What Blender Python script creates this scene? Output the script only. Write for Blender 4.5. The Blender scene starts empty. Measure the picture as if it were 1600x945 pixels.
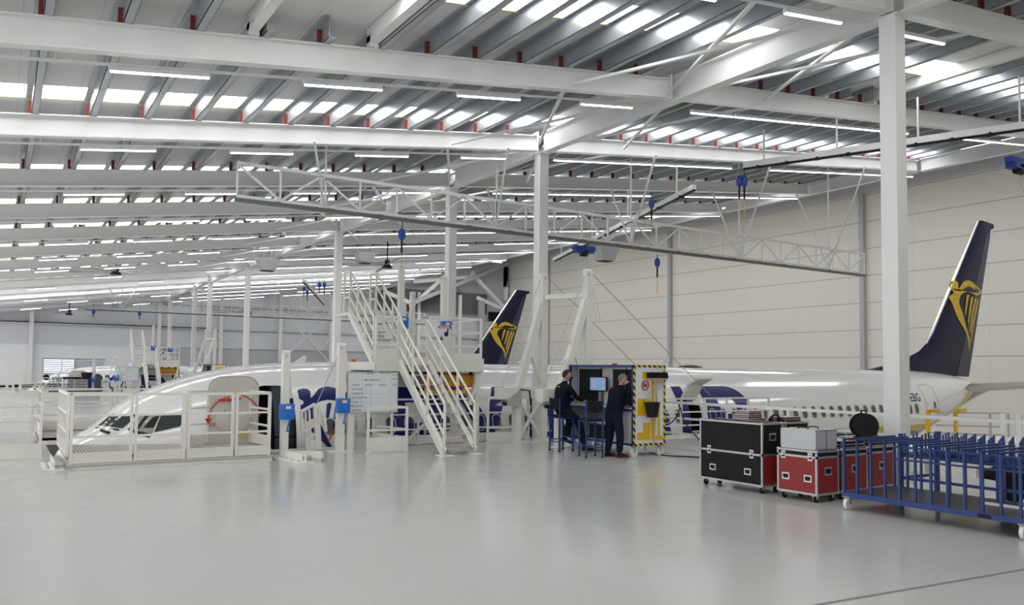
import bpy, bmesh, math, random
from mathutils import Vector, Matrix
random.seed(7)
C = bpy.context.scene.collection
V = Vector
PI = math.pi

# ------------------------------------------------------------------ camera
FPX, YAW, PIT, ROL, CY, EYE = 1243.0, 0.5707, 0.0499, 0.0109, 515.3, 1.85
Fw = V((math.sin(YAW)*math.cos(PIT), math.cos(YAW)*math.cos(PIT), math.sin(PIT)))
R0 = V((math.cos(YAW), -math.sin(YAW), 0)); U0 = R0.cross(Fw)
Rt = R0*math.cos(ROL) + U0*math.sin(ROL); Up = -R0*math.sin(ROL) + U0*math.cos(ROL)
CAM = V((0, 0, EYE))
def ray(x, y): return Fw + Rt*((x-800)/FPX) - Up*((y-CY)/FPX)
def onz(x, y, z=0.0): d = ray(x, y); return CAM + d*((z-EYE)/d.z)
def onx(x, y, X): d = ray(x, y); return CAM + d*(X/d.x)
def ony(x, y, Y): d = ray(x, y); return CAM + d*(Y/d.y)
cd = bpy.data.cameras.new('camera'); cam = bpy.data.objects.new('camera', cd); C.objects.link(cam)
cd.sensor_width = 36; cd.lens = FPX/1600*36; cd.shift_y = (CY-472.5)/1600; cd.clip_end = 500; cd.clip_start = .05
M = Matrix((Rt, Up, -Fw)).transposed().to_4x4(); M.translation = CAM
cam.matrix_world = M
bpy.context.scene.camera = cam

# ------------------------------------------------------------------ materials
def mat(name, col, rough=.5, metal=0.0, var=.04, scale=3.0, rvar=0.0, spec=.5, emit=0.0, ecol=None, alpha=1.0, coat=0.0, bump=0.0):
    m = bpy.data.materials.new(name); m.use_nodes = True
    nt = m.node_tree; b = nt.nodes['Principled BSDF']
    c = (*col, 1)
    b.inputs['Roughness'].default_value = rough; b.inputs['Metallic'].default_value = metal
    b.inputs['Specular IOR Level'].default_value = spec
    b.inputs['Coat Weight'].default_value = coat; b.inputs['Coat Roughness'].default_value = .06
    tc = nt.nodes.new('ShaderNodeTexCoord'); nz = nt.nodes.new('ShaderNodeTexNoise')
    nz.inputs['Scale'].default_value = scale; nz.inputs['Detail'].default_value = 4
    nt.links.new(tc.outputs['Object'], nz.inputs['Vector'])
    mx = nt.nodes.new('ShaderNodeMix'); mx.data_type = 'RGBA'
    mx.inputs['A'].default_value = tuple(max(0, v*(1-var)) for v in col)+(1,)
    mx.inputs['B'].default_value = tuple(min(1, v*(1+var)) for v in col)+(1,)
    nt.links.new(nz.outputs['Fac'], mx.inputs['Factor']); nt.links.new(mx.outputs['Result'], b.inputs['Base Color'])
    if rvar:
        mr = nt.nodes.new('ShaderNodeMapRange'); mr.inputs['To Min'].default_value = max(0, rough-rvar); mr.inputs['To Max'].default_value = rough+rvar
        nt.links.new(nz.outputs['Fac'], mr.inputs['Value']); nt.links.new(mr.outputs['Result'], b.inputs['Roughness'])
    if bump:
        bp = nt.nodes.new('ShaderNodeBump'); bp.inputs['Strength'].default_value = bump
        nt.links.new(nz.outputs['Fac'], bp.inputs['Height']); nt.links.new(bp.outputs['Normal'], b.inputs['Normal'])
    if emit:
        b.inputs['Emission Color'].default_value = (*(ecol or col), 1); b.inputs['Emission Strength'].default_value = emit
    if alpha < 1:
        b.inputs['Alpha'].default_value = alpha
    return m
white_steel = mat('white_painted_steel', (.80, .80, .785), .38, var=.03)
cream_steel = mat('cream_painted_steel', (.78, .765, .71), .42, var=.03)
galv = mat('galvanised_steel', (.42, .44, .47), .33, metal=.6, var=.30, scale=1.3, rvar=.12, bump=.07)
galv_strip = mat('galvanised_channel', (.60, .61, .62), .4, metal=.4, var=.1)
red_bracket = mat('red_oxide_bracket', (.20, .035, .03), .5, var=.1)
roof_white = mat('white_roof_sheet', (.52, .53, .54), .5, var=.03)
skylight = mat('translucent_skylight', (.95, .97, 1), .4, emit=4.2, ecol=(.98, .99, 1.0), var=.02)
wool = mat('mineral_wool_edge', (.62, .56, .34), .9, var=.25, scale=30)
lamp_glow = mat('lamp_diffuser', (1, 1, 1), .4, emit=4.2, ecol=(.97, .99, 1.0), var=0)
lamp_body = mat('lamp_housing', (.72, .72, .72), .4)
beige_wall = None
grey_clad = mat('grey_cladding', (.52, .53, .54), .6, var=.05, scale=.8)
dark_clad = mat('dark_grey_cladding', (.16, .16, .17), .7, var=.1)
block_white = mat('white_blockwork', (.74, .745, .76), .7, var=.02)
girt_grey = mat('grey_girt', (.42, .42, .43), .5)
navy = mat('navy_gloss_paint', (.004, .005, .032), .35, var=.05, coat=.05, spec=.3)
blue_letters = mat('blue_vinyl_letters', (.010, .012, .13), .3, var=.05, coat=.05, spec=.35)
rudder_sheen_navy = mat('rudder_navy_painted_reflection', (.035, .037, .07), .3, var=.05)  # fin navy, greyed in the colour to imitate a reflection
yellow_logo = mat('yellow_vinyl', (.62, .42, .02), .4, var=.05)
bare_metal = mat('polished_aluminium', (.62, .62, .60), .3, metal=.9, var=.06)
dull_metal = mat('brushed_aluminium', (.50, .51, .52), .38, metal=.8, var=.08)
glass_dark = mat('dark_cabin_glass', (.035, .035, .035), .12, var=.3, scale=6)
window_pane = mat('cabin_window_pane', (.11, .10, .085), .15, var=.6, scale=4)
black = mat('black_plastic', (.010, .010, .011), .5, var=.2, spec=.3)
black_panel = mat('black_laminate', (.010, .010, .011), .6, var=.3, scale=8, spec=.22)
rubber = mat('black_rubber', (.012, .012, .013), .75, spec=.25)
red_panel = mat('red_laminate', (.26, .014, .014), .42, var=.1, scale=6)
silver_case = mat('silver_grey_case', (.50, .51, .54), .4, metal=.25, var=.05)
blue_steel = mat('blue_powder_coat', (.014, .045, .19), .4, var=.1)
winch_blue = mat('bright_blue_plastic', (.02, .18, .62), .35, var=.05)
red_paint = mat('red_paint', (.55, .02, .02), .4)
yellow_paint = mat('yellow_paint', (.75, .45, .01), .45)
door_beige = mat('door_liner_beige', (.58, .56, .50), .45)
grey_panel = mat('light_grey_panel', (.48, .49, .51), .5)
white_panel = mat('white_board', (.72, .74, .76), .3)
ink = mat('dark_ink', (.06, .06, .08), .6)
grid_ink = mat('pale_grid_ink', (.45, .50, .58), .6)
skin_m = mat('skin', (.50, .27, .19), .55, var=.05)
hair_dark = mat('dark_hair', (.01, .009, .008), .7)
hair_grey = mat('short_grey_hair', (.16, .13, .115), .8)
cloth_navy = mat('navy_workwear', (.007, .009, .016), .9, var=.3, scale=20, spec=.12)
cloth_trouser = mat('navy_trousers', (.010, .013, .026), .9, var=.3, scale=20, spec=.12)
mask_white = mat('white_face_mask', (.8, .8, .8), .7)
wood = mat('light_wood', (.55, .36, .20), .6, var=.2)
caster_white = mat('white_nylon', (.75, .75, .74), .45)
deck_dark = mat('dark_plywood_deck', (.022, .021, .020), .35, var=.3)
screen_m = mat('lit_screen', (.20, .30, .55), .3, emit=.22, ecol=(.25, .38, .68))
screen_white = mat('lit_screen_window', (.3, .4, .6), .3, emit=.12, ecol=(.5, .62, .85))
daylight_pane = mat('bright_window', (.9, .95, 1), .3, emit=.7, ecol=(.9, .95, 1))
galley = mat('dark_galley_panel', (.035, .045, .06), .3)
orange = mat('orange_plastic', (.75, .18, .01), .5)

def floor_material():
    m = bpy.data.materials.new('grey_epoxy_floor'); m.use_nodes = True; nt = m.node_tree; b = nt.nodes['Principled BSDF']
    tc = nt.nodes.new('ShaderNodeTexCoord'); n1 = nt.nodes.new('ShaderNodeTexNoise'); n2 = nt.nodes.new('ShaderNodeTexNoise')
    n1.inputs['Scale'].default_value = .35; n1.inputs['Detail'].default_value = 5; n2.inputs['Scale'].default_value = 2.2; n2.inputs['Detail'].default_value = 8
    for n in (n1, n2): nt.links.new(tc.outputs['Object'], n.inputs['Vector'])
    mx = nt.nodes.new('ShaderNodeMix'); mx.data_type = 'RGBA'
    mx.inputs['A'].default_value = (.50, .50, .48, 1); mx.inputs['B'].default_value = (.57, .57, .55, 1)
    nt.links.new(n1.outputs['Fac'], mx.inputs['Factor']); nt.links.new(mx.outputs['Result'], b.inputs['Base Color'])
    mr = nt.nodes.new('ShaderNodeMapRange'); mr.inputs['To Min'].default_value = .09; mr.inputs['To Max'].default_value = .25
    nt.links.new(n2.outputs['Fac'], mr.inputs['Value']); nt.links.new(mr.outputs['Result'], b.inputs['Roughness'])
    bp = nt.nodes.new('ShaderNodeBump'); bp.inputs['Strength'].default_value = .06; bp.inputs['Distance'].default_value = .02
    nt.links.new(n2.outputs['Fac'], bp.inputs['Height']); nt.links.new(bp.outputs['Normal'], b.inputs['Normal'])
    return m
floor_mat = floor_material()

def line_material(name, base, line, axes, joint_w=.02):
    """base colour with thin painted joints: axes = [(axis, spacing, offset, width)]"""
    m = bpy.data.materials.new(name); m.use_nodes = True; nt = m.node_tree; b = nt.nodes['Principled BSDF']
    b.inputs['Roughness'].default_value = .5
    tc = nt.nodes.new('ShaderNodeTexCoord'); sp = nt.nodes.new('ShaderNodeSeparateXYZ'); nt.links.new(tc.outputs['Object'], sp.inputs[0])
    fac = None
    for ax, s, off, w, k in axes:
        a = nt.nodes.new('ShaderNodeMath'); a.operation = 'SUBTRACT'; nt.links.new(sp.outputs[ax], a.inputs[0]); a.inputs[1].default_value = off
        p = nt.nodes.new('ShaderNodeMath'); p.operation = 'PINGPONG'; nt.links.new(a.outputs[0], p.inputs[0]); p.inputs[1].default_value = s/2
        l = nt.nodes.new('ShaderNodeMath'); l.operation = 'LESS_THAN'; nt.links.new(p.outputs[0], l.inputs[0]); l.inputs[1].default_value = w/2
        q = nt.nodes.new('ShaderNodeMath'); q.operation = 'MULTIPLY'; nt.links.new(l.outputs[0], q.inputs[0]); q.inputs[1].default_value = k
        if fac is None: fac = q
        else:
            x = nt.nodes.new('ShaderNodeMath'); x.operation = 'MAXIMUM'; nt.links.new(fac.outputs[0], x.inputs[0]); nt.links.new(q.outputs[0], x.inputs[1]); fac = x
    mx = nt.nodes.new('ShaderNodeMix'); mx.data_type = 'RGBA'
    mx.inputs['A'].default_value = (*base, 1); mx.inputs['B'].default_value = (*line, 1)
    nt.links.new(fac.outputs[0], mx.inputs['Factor']); nt.links.new(mx.outputs['Result'], b.inputs['Base Color'])
    return m
beige_wall = line_material('beige_door_panels', (.73, .70, .63), (.40, .41, .43), [('Z', 1.87, 2.97, .06, 1.0), ('Y', 4.7, 1.2, .05, .22)])
brick_white = line_material('white_block_joints', (.84, .845, .86), (.7, .7, .72), [('Z', .25, 0, .02, .35), ('X', .5, 0, .02, .2)])
grey_wall = line_material('grey_wall_panels', (.70, .71, .74), (.52, .52, .54), [('X', 1.1, 0, .05, .35)])
roof_lines = line_material('roof_sheet_joints', (.72, .72, .71), (.30, .30, .30), [('X', 1.0, .1, .02, .3), ('Y', .14, 0, .03, .04)])
def hazard_material():
    m = bpy.data.materials.new('yellow_black_hazard_tape'); m.use_nodes = True; nt = m.node_tree; b = nt.nodes['Principled BSDF']
    tc = nt.nodes.new('ShaderNodeTexCoord'); w = nt.nodes.new('ShaderNodeTexWave'); w.bands_direction = 'DIAGONAL'; w.inputs['Scale'].default_value = 4.2
    nt.links.new(tc.outputs['Object'], w.inputs['Vector'])
    cr = nt.nodes.new('ShaderNodeValToRGB'); cr.color_ramp.interpolation = 'CONSTANT'
    cr.color_ramp.elements[0].color = (.015, .015, .02, 1); cr.color_ramp.elements[1].position = .5; cr.color_ramp.elements[1].color = (.75, .55, .05, 1)
    nt.links.new(w.outputs['Fac'], cr.inputs[0]); nt.links.new(cr.outputs[0], b.inputs['Base Color']); b.inputs['Roughness'].default_value = .5
    return m
hazard = hazard_material()
def grating_material():
    m = bpy.data.materials.new('open_grating'); m.use_nodes = True; nt = m.node_tree; b = nt.nodes['Principled BSDF']
    tc = nt.nodes.new('ShaderNodeTexCoord'); w = nt.nodes.new('ShaderNodeTexWave'); w.bands_direction = 'X'; w.inputs['Scale'].default_value = 5.2
    nt.links.new(tc.outputs['Object'], w.inputs['Vector'])
    cr = nt.nodes.new('ShaderNodeValToRGB'); cr.color_ramp.elements[0].position = .25; cr.color_ramp.elements[0].color = (.22, .17, .155, 1); cr.color_ramp.elements[1].position = .6; cr.color_ramp.elements[1].color = (.62, .60, .56, 1)
    nt.links.new(w.outputs['Fac'], cr.inputs[0]); nt.links.new(cr.outputs[0], b.inputs['Base Color']); b.inputs['Roughness'].default_value = .5
    return m
grating = grating_material()

# ------------------------------------------------------------------ mesh builder
class MB:
    def __init__(s, o=(0, 0, 0)): s.v = []; s.f = []; s.o = V(o)
    def add(s, vs, fs):
        b = len(s.v); s.v += [V(p)-s.o for p in vs]; s.f += [tuple(b+i for i in f) for f in fs]; return s
    def box(s, a, b):
        x0, y0, z0 = a; x1, y1, z1 = b
        x0, x1 = min(x0, x1), max(x0, x1); y0, y1 = min(y0, y1), max(y0, y1); z0, z1 = min(z0, z1), max(z0, z1)
        return s.add([(x0, y0, z0), (x1, y0, z0), (x1, y1, z0), (x0, y1, z0), (x0, y0, z1), (x1, y0, z1), (x1, y1, z1), (x0, y1, z1)],
                     [(0, 3, 2, 1), (4, 5, 6, 7), (0, 1, 5, 4), (1, 2, 6, 5), (2, 3, 7, 6), (3, 0, 4, 7)])
    def bar(s, p, q, w, h=None, up=(0, 0, 1)):
        p = V(p); q = V(q); h = h or w; d = (q-p)
        if d.length < 1e-6: return s
        d.normalize(); u = V(up)
        if abs(d.dot(u)) > .98: u = V((0, 1, 0))
        r = d.cross(u).normalized(); u = r.cross(d).normalized(); r *= w/2; u *= h/2
        return s.add([p-r-u, p+r-u, p+r+u, p-r+u, q-r-u, q+r-u, q+r+u, q-r+u], [(0, 3, 2, 1), (4, 5, 6, 7), (0, 1, 5, 4), (1, 2, 6, 5), (2, 3, 7, 6), (3, 0, 4, 7)])
    def tube(s, pts, r, n=8, caps=True, rads=None):
        pts = [V(p) for p in pts]; rings = []
        for i, p in enumerate(pts):
            d = (pts[min(i+1, len(pts)-1)]-pts[max(i-1, 0)]).normalized()
            a = V((0, 0, 1)) if abs(d.z) < .9 else V((1, 0, 0))
            x = d.cross(a).normalized(); y = d.cross(x).normalized(); rr = rads[i] if rads else r
            rings.append([p+x*rr*math.cos(2*PI*k/n)+y*rr*math.sin(2*PI*k/n) for k in range(n)])
        vs = [v for r_ in rings for v in r_]; fs = []
        for i in range(len(rings)-1):
            for k in range(n): fs.append((i*n+k, i*n+(k+1) % n, (i+1)*n+(k+1) % n, (i+1)*n+k))
        if caps: fs += [tuple(range(n))[::-1], tuple((len(rings)-1)*n+k for k in range(n))]
        return s.add(vs, fs)
    def cyl(s, c, axis, r, l, n=16):
        c = V(c); a = V(axis).normalized(); return s.tube([c-a*l/2, c+a*l/2], r, n)
    def prism(s, poly, d):
        """poly: 3D points of a planar outline, extruded by vector d"""
        n = len(poly); d = V(d); P = [V(p) for p in poly]
        return s.add(P+[p+d for p in P], [tuple(range(n))[::-1], tuple(range(n, 2*n))]+[(i, (i+1) % n, n+(i+1) % n, n+i) for i in range(n)])
    def sphere(s, c, r, nu=12, nv=8, sc=(1, 1, 1)):
        c = V(c); vs = [c+V((0, 0, -r*sc[2]))]
        for j in range(1, nv):
            t = -PI/2+PI*j/nv
            for i in range(nu): vs.append(c+V((r*sc[0]*math.cos(t)*math.cos(2*PI*i/nu), r*sc[1]*math.cos(t)*math.sin(2*PI*i/nu), r*sc[2]*math.sin(t))))
        vs.append(c+V((0, 0, r*sc[2]))); fs = []
        for i in range(nu): fs.append((0, 1+(i+1) % nu, 1+i)); fs.append((len(vs)-1, 1+(nv-2)*nu+i, 1+(nv-2)*nu+(i+1) % nu))
        for j in range(nv-2):
            for i in range(nu): fs.append((1+j*nu+i, 1+j*nu+(i+1) % nu, 1+(j+1)*nu+(i+1) % nu, 1+(j+1)*nu+i))
        return s.add(vs, fs)
    def ibeam(s, p, q, h, fl, t=.02, tw=.015):
        """I section, p and q are the middle of the BOTTOM of the section"""
        p = V(p); q = V(q); u = V((0, 0, 1))
        s.bar(p+u*t/2, q+u*t/2, fl, t); s.bar(p+u*(h-t/2), q+u*(h-t/2), fl, t); s.bar(p+u*h/2, q+u*h/2, tw, h-2*t)
        return s
def link(name, mb, m, parent=None, smooth=False, bevel=0.0):
    me = bpy.data.meshes.new(name); me.from_pydata([tuple(v) for v in mb.v], [], mb.f); me.materials.append(m); me.update()
    o = bpy.data.objects.new(name, me); C.objects.link(o)
    if parent is not None: o.parent = parent
    if smooth:
        for p in me.polygons: p.use_smooth = True
        me.set_sharp_from_angle(angle=math.radians(40))
    if bevel:
        b = o.modifiers.new('bevel', 'BEVEL'); b.width = bevel; b.segments = 2; b.limit_method = 'ANGLE'
    return o
def tag(o, label, cat, group=None):
    o['label'] = label; o['category'] = cat
    if group: o['group'] = group
    return o
def thing(name, label, cat, loc=(0, 0, 0), group=None, rz=0.0):
    o = bpy.data.objects.new(name, None); C.objects.link(o); o.location = loc; o.rotation_euler = (0, 0, rz); o.empty_display_size = .2
    return tag(o, label, cat, group)
def struct(name, mb, m, parent=None):
    o = link(name, mb, m, parent)
    if parent is None: o['kind'] = 'structure'
    return o
def copy_tree(o, off, label=None, parent=None, rz=None):
    c = o.copy(); C.objects.link(c)
    if parent is not None: c.parent = parent
    else:
        c.location = V(o.location)+V(off)
        if rz is not None: c.rotation_euler = (0, 0, rz)
        if label: c['label'] = label
    for ch in o.children: copy_tree(ch, (0, 0, 0), None, c)
    return c
ONES = ['', 'first', 'second', 'third', 'fourth', 'fifth', 'sixth', 'seventh', 'eighth', 'ninth', 'tenth', 'eleventh', 'twelfth', 'thirteenth', 'fourteenth', 'fifteenth', 'sixteenth', 'seventeenth', 'eighteenth', 'nineteenth']
def nth(n):
    if n < 20: return ONES[n]
    t = {2: 'twent', 3: 'thirt', 4: 'fort', 5: 'fift'}[n//10]
    return t+'ieth' if n % 10 == 0 else t+'y-'+ONES[n % 10]
def text_mesh(s, size, align='LEFT', bold=0.0, ext=0.0):
    cu = bpy.data.curves.new('lettering', 'FONT'); cu.body = s; cu.size = size; cu.align_x = align; cu.offset = bold; cu.extrude = ext; cu.resolution_u = 3
    o = bpy.data.objects.new('lettering', cu); C.objects.link(o)
    me = bpy.data.meshes.new_from_object(o.evaluated_get(bpy.context.evaluated_depsgraph_get()))
    bpy.data.objects.remove(o); return me
def text_part(s, size, org, xd, yd, m, parent, name='lettering', align='LEFT', bold=0.0):
    me = text_mesh(s, size, align, bold); xd = V(xd); yd = V(yd); org = V(org)
    for v in me.vertices: v.co = org+xd*v.co.x+yd*v.co.y
    me.materials.clear(); me.materials.append(m)
    o = bpy.data.objects.new(name, me); C.objects.link(o); o.parent = parent; return o

# ------------------------------------------------------------------ setting
GZ = -3.35
BAY = 40.75
def zlow(X): return 6.17+.135*X if X <= 12.25 else 7.824+.115*(X-12.25)
BD = .43                                   # beam depth
PD = .36                                   # purlin depth
BEAM_Y = [7.5+5.1*k for k in range(-1, 15)]
YEND = 80.0
XW = 50.0
# upper dock floor, with slots for the two aircraft
fl = MB()
def slab(x0, y0, x1, y1, z0=-.25, z1=0.0): fl.box((x0, y0, z0), (x1, y1, z1))
slab(-8, -6, 13.9, 15.9)
slab(-8, 15.9, 1.09, 18.6); slab(-8, 18.6, .95, 23.6); slab(4.78, 15.9, 13.9, 17.75)
slab(-8, 23.6, 13.9, 16.2+BAY)
slab(-8, 16.2+BAY, .95, 23.6+BAY); slab(5.0, 16.2+BAY, 13.9, 17.55+BAY)
slab(-8, 23.6+BAY, 13.9, YEND)
slab(13.9, 15.9, 20.3, 17.2)
struct('floor', fl, floor_mat)
g = MB().box((-10, -8, GZ-.2), (XW+2, YEND+1, GZ)); struct('floor', g, floor_mat)
ln = MB(); a = V((5.0, 4.16, 0)); b = V((9.0, 3.74, 0)); d = V((.02, .022, 0)); ln.add([a-d*.7+V((0,0,.0015)), b-d*.7+V((0,0,.0015)), b+d*.9+V((0,0,.0015)), a+d*.9+V((0,0,.0015))], [(0, 1, 2, 3)])
o = link('floor_stripe', ln, mat('grey_floor_stripe', (.20, .20, .22), .4)); tag(o, 'dark grey stripe across the floor at the bottom right corner', 'floor marking')
# end wall
w = MB().box((-8, YEND, 3.5), (XW, YEND+.2, 14.5)); struct('wall_back', w, grey_wall)
w = MB().box((-8, YEND-.35, GZ), (12.6, YEND, 3.5)); w.box((-8, YEND-.42, 3.5), (12.6, YEND, 3.58)); struct('wall_back', w, brick_white)
w = MB().box((12.6, YEND-.1, GZ), (XW, YEND, 3.5)); struct('wall_back', w, grey_clad)
w = MB().box((XW, -8, GZ), (XW+.2, YEND, 14.35)); struct('wall_right', w, beige_wall)
w = MB().box((3.5, -7.2, GZ), (XW, -7, 14.5)); struct('wall_front', w, beige_wall)  # unseen wall, added to shade camera-facing sides; left part open for light
t = MB().box((XW-.18, -8, 14.3), (XW+.2, YEND, 14.75)); t.box((XW-.5, -8, 14.75), (XW+.2, YEND, 15.1)); struct('trim_1', t, grey_clad)
t = MB()
for z in (5.35, 3.55, 7.6): t.box((-8 if z > 5 and z < 6 else 12.6, YEND-.16, z-.06), (XW, YEND, z+.06))
struct('trim_2', t, girt_grey)
t = MB().box((-8, YEND-.3, 5.32), (16.8, YEND-.1, 5.45)); struct('trim_3', t, white_steel)
t = MB().box((-8, YEND-.55, 5.45), (16.8, YEND-.2, 5.52)); struct('trim_4', t, black)
t = MB().box((48, YEND-.2, 7.5), (XW, YEND-.05, 8.6)); struct('trim_5', t, black)
# window and door in the block wall
wn = thing('window_1', 'x', 'x'); del wn['label']; del wn['category']; wn['kind'] = 'structure'
wx0, wx1, wz0, wz1 = 3.15, 5.45, 1.15, 2.30; yy = YEND-.36
wf = MB().box((wx0-.08, yy-.05, wz0-.08), (7.9, yy, wz0)).box((wx0-.08, yy-.05, wz1), (7.9, yy, wz1+.12)).box((wx0-.08, yy-.05, wz0), (wx0, yy, wz1)).box((wx1, yy-.05, wz0), (wx1+.1, yy, wz1)).box((4.5, yy-.04, wz0), (4.55, yy, wz1))
link('window_frame', wf, girt_grey, wn)
link('pane', MB().box((wx0, yy-.01, wz0), (wx1, yy, wz1)), daylight_pane, wn)
lv = MB()
for k in range(7): lv.box((wx0, yy-.06, wz0+.06+k*.155), (wx1, yy-.03, wz0+.12+k*.155))
link('blind', lv, mat('blue_grey_blind', (.12, .13, .2), .5), wn)
dr = thing('door_1', 'x', 'x'); del dr['label']; del dr['category']; dr['kind'] = 'structure'
link('door_leaf', MB().box((5.6, yy-.05, 0), (7.8, yy, 2.2)), mat('pale_grey_door', (.55, .57, .62), .5), dr)
link('door_handle', MB().box((6.62, yy-.1, 1.0), (6.68, yy-.05, 1.3)), dull_metal, dr)
# beige wall posts
for k, Y in enumerate((14.0, 32.9, 51.7, 70.5)):
    o = link('wall_post', MB((XW, Y, GZ)).box((XW-.35, Y-.16, GZ), (XW-.001, Y+.16, 14.3)), girt_grey)
    o.location = (XW, Y, GZ)
    tag(o, 'grey steel post against the beige wall, %s from the right' % nth(k+1), 'post', 'posts on the beige wall')

# ------------------------------------------------------------------ roof
SKY = [(4.6, 5.4), (10.25, 11.1), (16.95, 17.75), (23.9, 24.7), (29.05, 29.85), (34.5, 35.3), (40.1, 40.9), (45.7, 46.5), (51.4, 52.2), (57.0, 57.8), (62.7, 63.5), (68.3, 69.1), (74.0, 74.8)]
def zsheet(X): return zlow(X)+BD+PD
def roofstrip(mb, y0, y1, X0=-8, X1=30.6, th=.12, dz=0.0):
    for a, b in ((X0, 12.25), (12.25, X1)):
        if b <= a: continue
        za, zb = zsheet(a+1e-6)+dz, zsheet(b)+dz
        mb.add([(a, y0, za), (b, y0, zb), (b, y1, zb), (a, y1, za), (a, y0, za+th), (b, y0, zb+th), (b, y1, zb+th), (a, y1, za+th)],
               [(0, 1, 2, 3), (4, 7, 6, 5), (0, 4, 5, 1), (1, 5, 6, 2), (2, 6, 7, 3), (3, 7, 4, 0)])
cm = MB(); py = -4.0
for (a, b) in SKY: roofstrip(cm, py, a); py = b
roofstrip(cm, py, YEND)
struct('ceiling', cm, roof_lines)
for i, (a, b) in enumerate(SKY):
    s = MB(); roofstrip(s, a, b, -8, 30.4, .05, .05); o = struct('window_%d' % (i+2), s, skylight)
    s = MB(); roofstrip(s, b-.002, b+.05, -8, 30.4, .10, -.02); struct('trim_%d' % (i+10), s, wool)
# higher roof beyond the outer girder
hr = MB(); za = 10.85; zb = 15.1
hr.add([(30.6, -4, za), (XW+.2, -4, zb), (XW+.2, YEND, zb), (30.6, YEND, za), (30.6, -4, za+.12), (XW+.2, -4, zb+.12), (XW+.2, YEND, zb+.12), (30.6, YEND, za+.12)], [(0, 3, 2, 1), (4, 5, 6, 7), (0, 1, 5, 4), (1, 2, 6, 5), (2, 3, 7, 6), (3, 0, 4, 7)])
struct('ceiling', hr, grey_clad)
for k in range(7):
    y = 6+k*11.0; s = MB(); f0, f1 = .12, .90
    xa, xb = 30.6+(XW-30.6)*f0, 30.6+(XW-30.6)*f1; z_a, z_b = za+(zb-za)*f0-.03, za+(zb-za)*f1-.03
    s.add([(xa, y, z_a), (xb, y, z_b), (xb, y+2.2, z_b), (xa, y+2.2, z_a), (xa, y, z_a+.02), (xb, y, z_b+.02), (xb, y+2.2, z_b+.02), (xa, y+2.2, z_a+.02)], [(0, 3, 2, 1), (4, 5, 6, 7), (0, 1, 5, 4), (1, 2, 6, 5), (2, 3, 7, 6), (3, 0, 4, 7)])
    struct('window_%d' % (k+20), s, skylight)  # added glowing strip to brighten the beige wall, not a real skylight
# roof beams
def side(X): return 'left' if X < 12 else 'right'
for i, Y in enumerate(BEAM_Y):
    for a, b, sd in ((-8, 12.08, 'left'), (12.42, 30.45, 'right')):
        m = MB((a, Y, zlow(a)))
        m.ibeam((a, Y, zlow(a)), (b, Y, zlow(b)), BD, .20)
        m.box((b-.03 if sd == 'left' else a, Y-.13, (zlow(b) if sd == 'left' else zlow(a))-.02), (b if sd == 'left' else a+.03, Y+.13, (zlow(b) if sd == 'left' else zlow(a))+BD+.08))
        o = link('roof_beam', m, white_steel); o.location = (a, Y, zlow(a))
        tag(o, 'white steel roof beam on the %s side of the column row, %s from the camera' % (sd, nth(i+1)), 'beam', 'roof beams')
for i, (X, lab) in enumerate(((3.15, 'white trimmer beam in front of the nearest roof beam at upper left'), (5.15, 'white trimmer beam just left of the nearest skylights'), (17.4, 'white trimmer beam left of the roof hatch beside the nearest column'), (19.5, 'white trimmer beam right of the roof hatch'))):
    m = MB((X, 2, zlow(X)+.2)); z = zlow(X)+BD; m.bar((X, 7.7, z+.21), (X, 12.6, z+.21), .16, .26); m.bar((X, 12.52, z+.005), (X, 12.52, z+.2), .16)
    o = link('trimmer_beam', m, white_steel); o.location = (X, 2, zlow(X)+.2); tag(o, lab, 'beam', 'roof trimmer beams')
# ridge girder between columns
COLS = [7.5, 17.65, 22.8, 33.15, 48.25, 58.4, 63.55, 73.9]
cuts = [0]+COLS+[YEND-.1]
for i in range(len(cuts)-1):
    a, b = cuts[i]+(.0 if i == 0 else .2), cuts[i+1]-(.2 if i < len(cuts)-2 else 0)
    m = MB((12.25, a, 7.74)).ibeam((12.25, a, 7.74), (12.25, b, 7.74), .56, .24, .025)
    o = link('column_row_girder', m, white_steel); o.location = (12.25, a, 7.74)
    tag(o, 'white girder over the main columns, %s span from the camera' % nth(i+1), 'girder', 'girders over the column row')
cx0 = [0]+[Y+5.1 for Y in BEAM_Y[3::3]]
for i, (a, b) in enumerate(zip([-4, 7.6, 17.8, 28, 38.2, 48.4, 58.6, 68.8], [7.4, 17.6, 27.8, 38, 48.2, 58.4, 68.6, YEND])):
    m = MB((30.6, a, 9.9)).ibeam((30.6, a, 9.9), (30.6, b, 9.9), .5, .26, .025)
    o = link('outer_girder', m, white_steel); o.location = (30.6, a, 9.9)
    tag(o, 'white girder along the far right roof edge, %s length from the camera' % nth(i+1), 'girder', 'outer roof edge girders')
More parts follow.
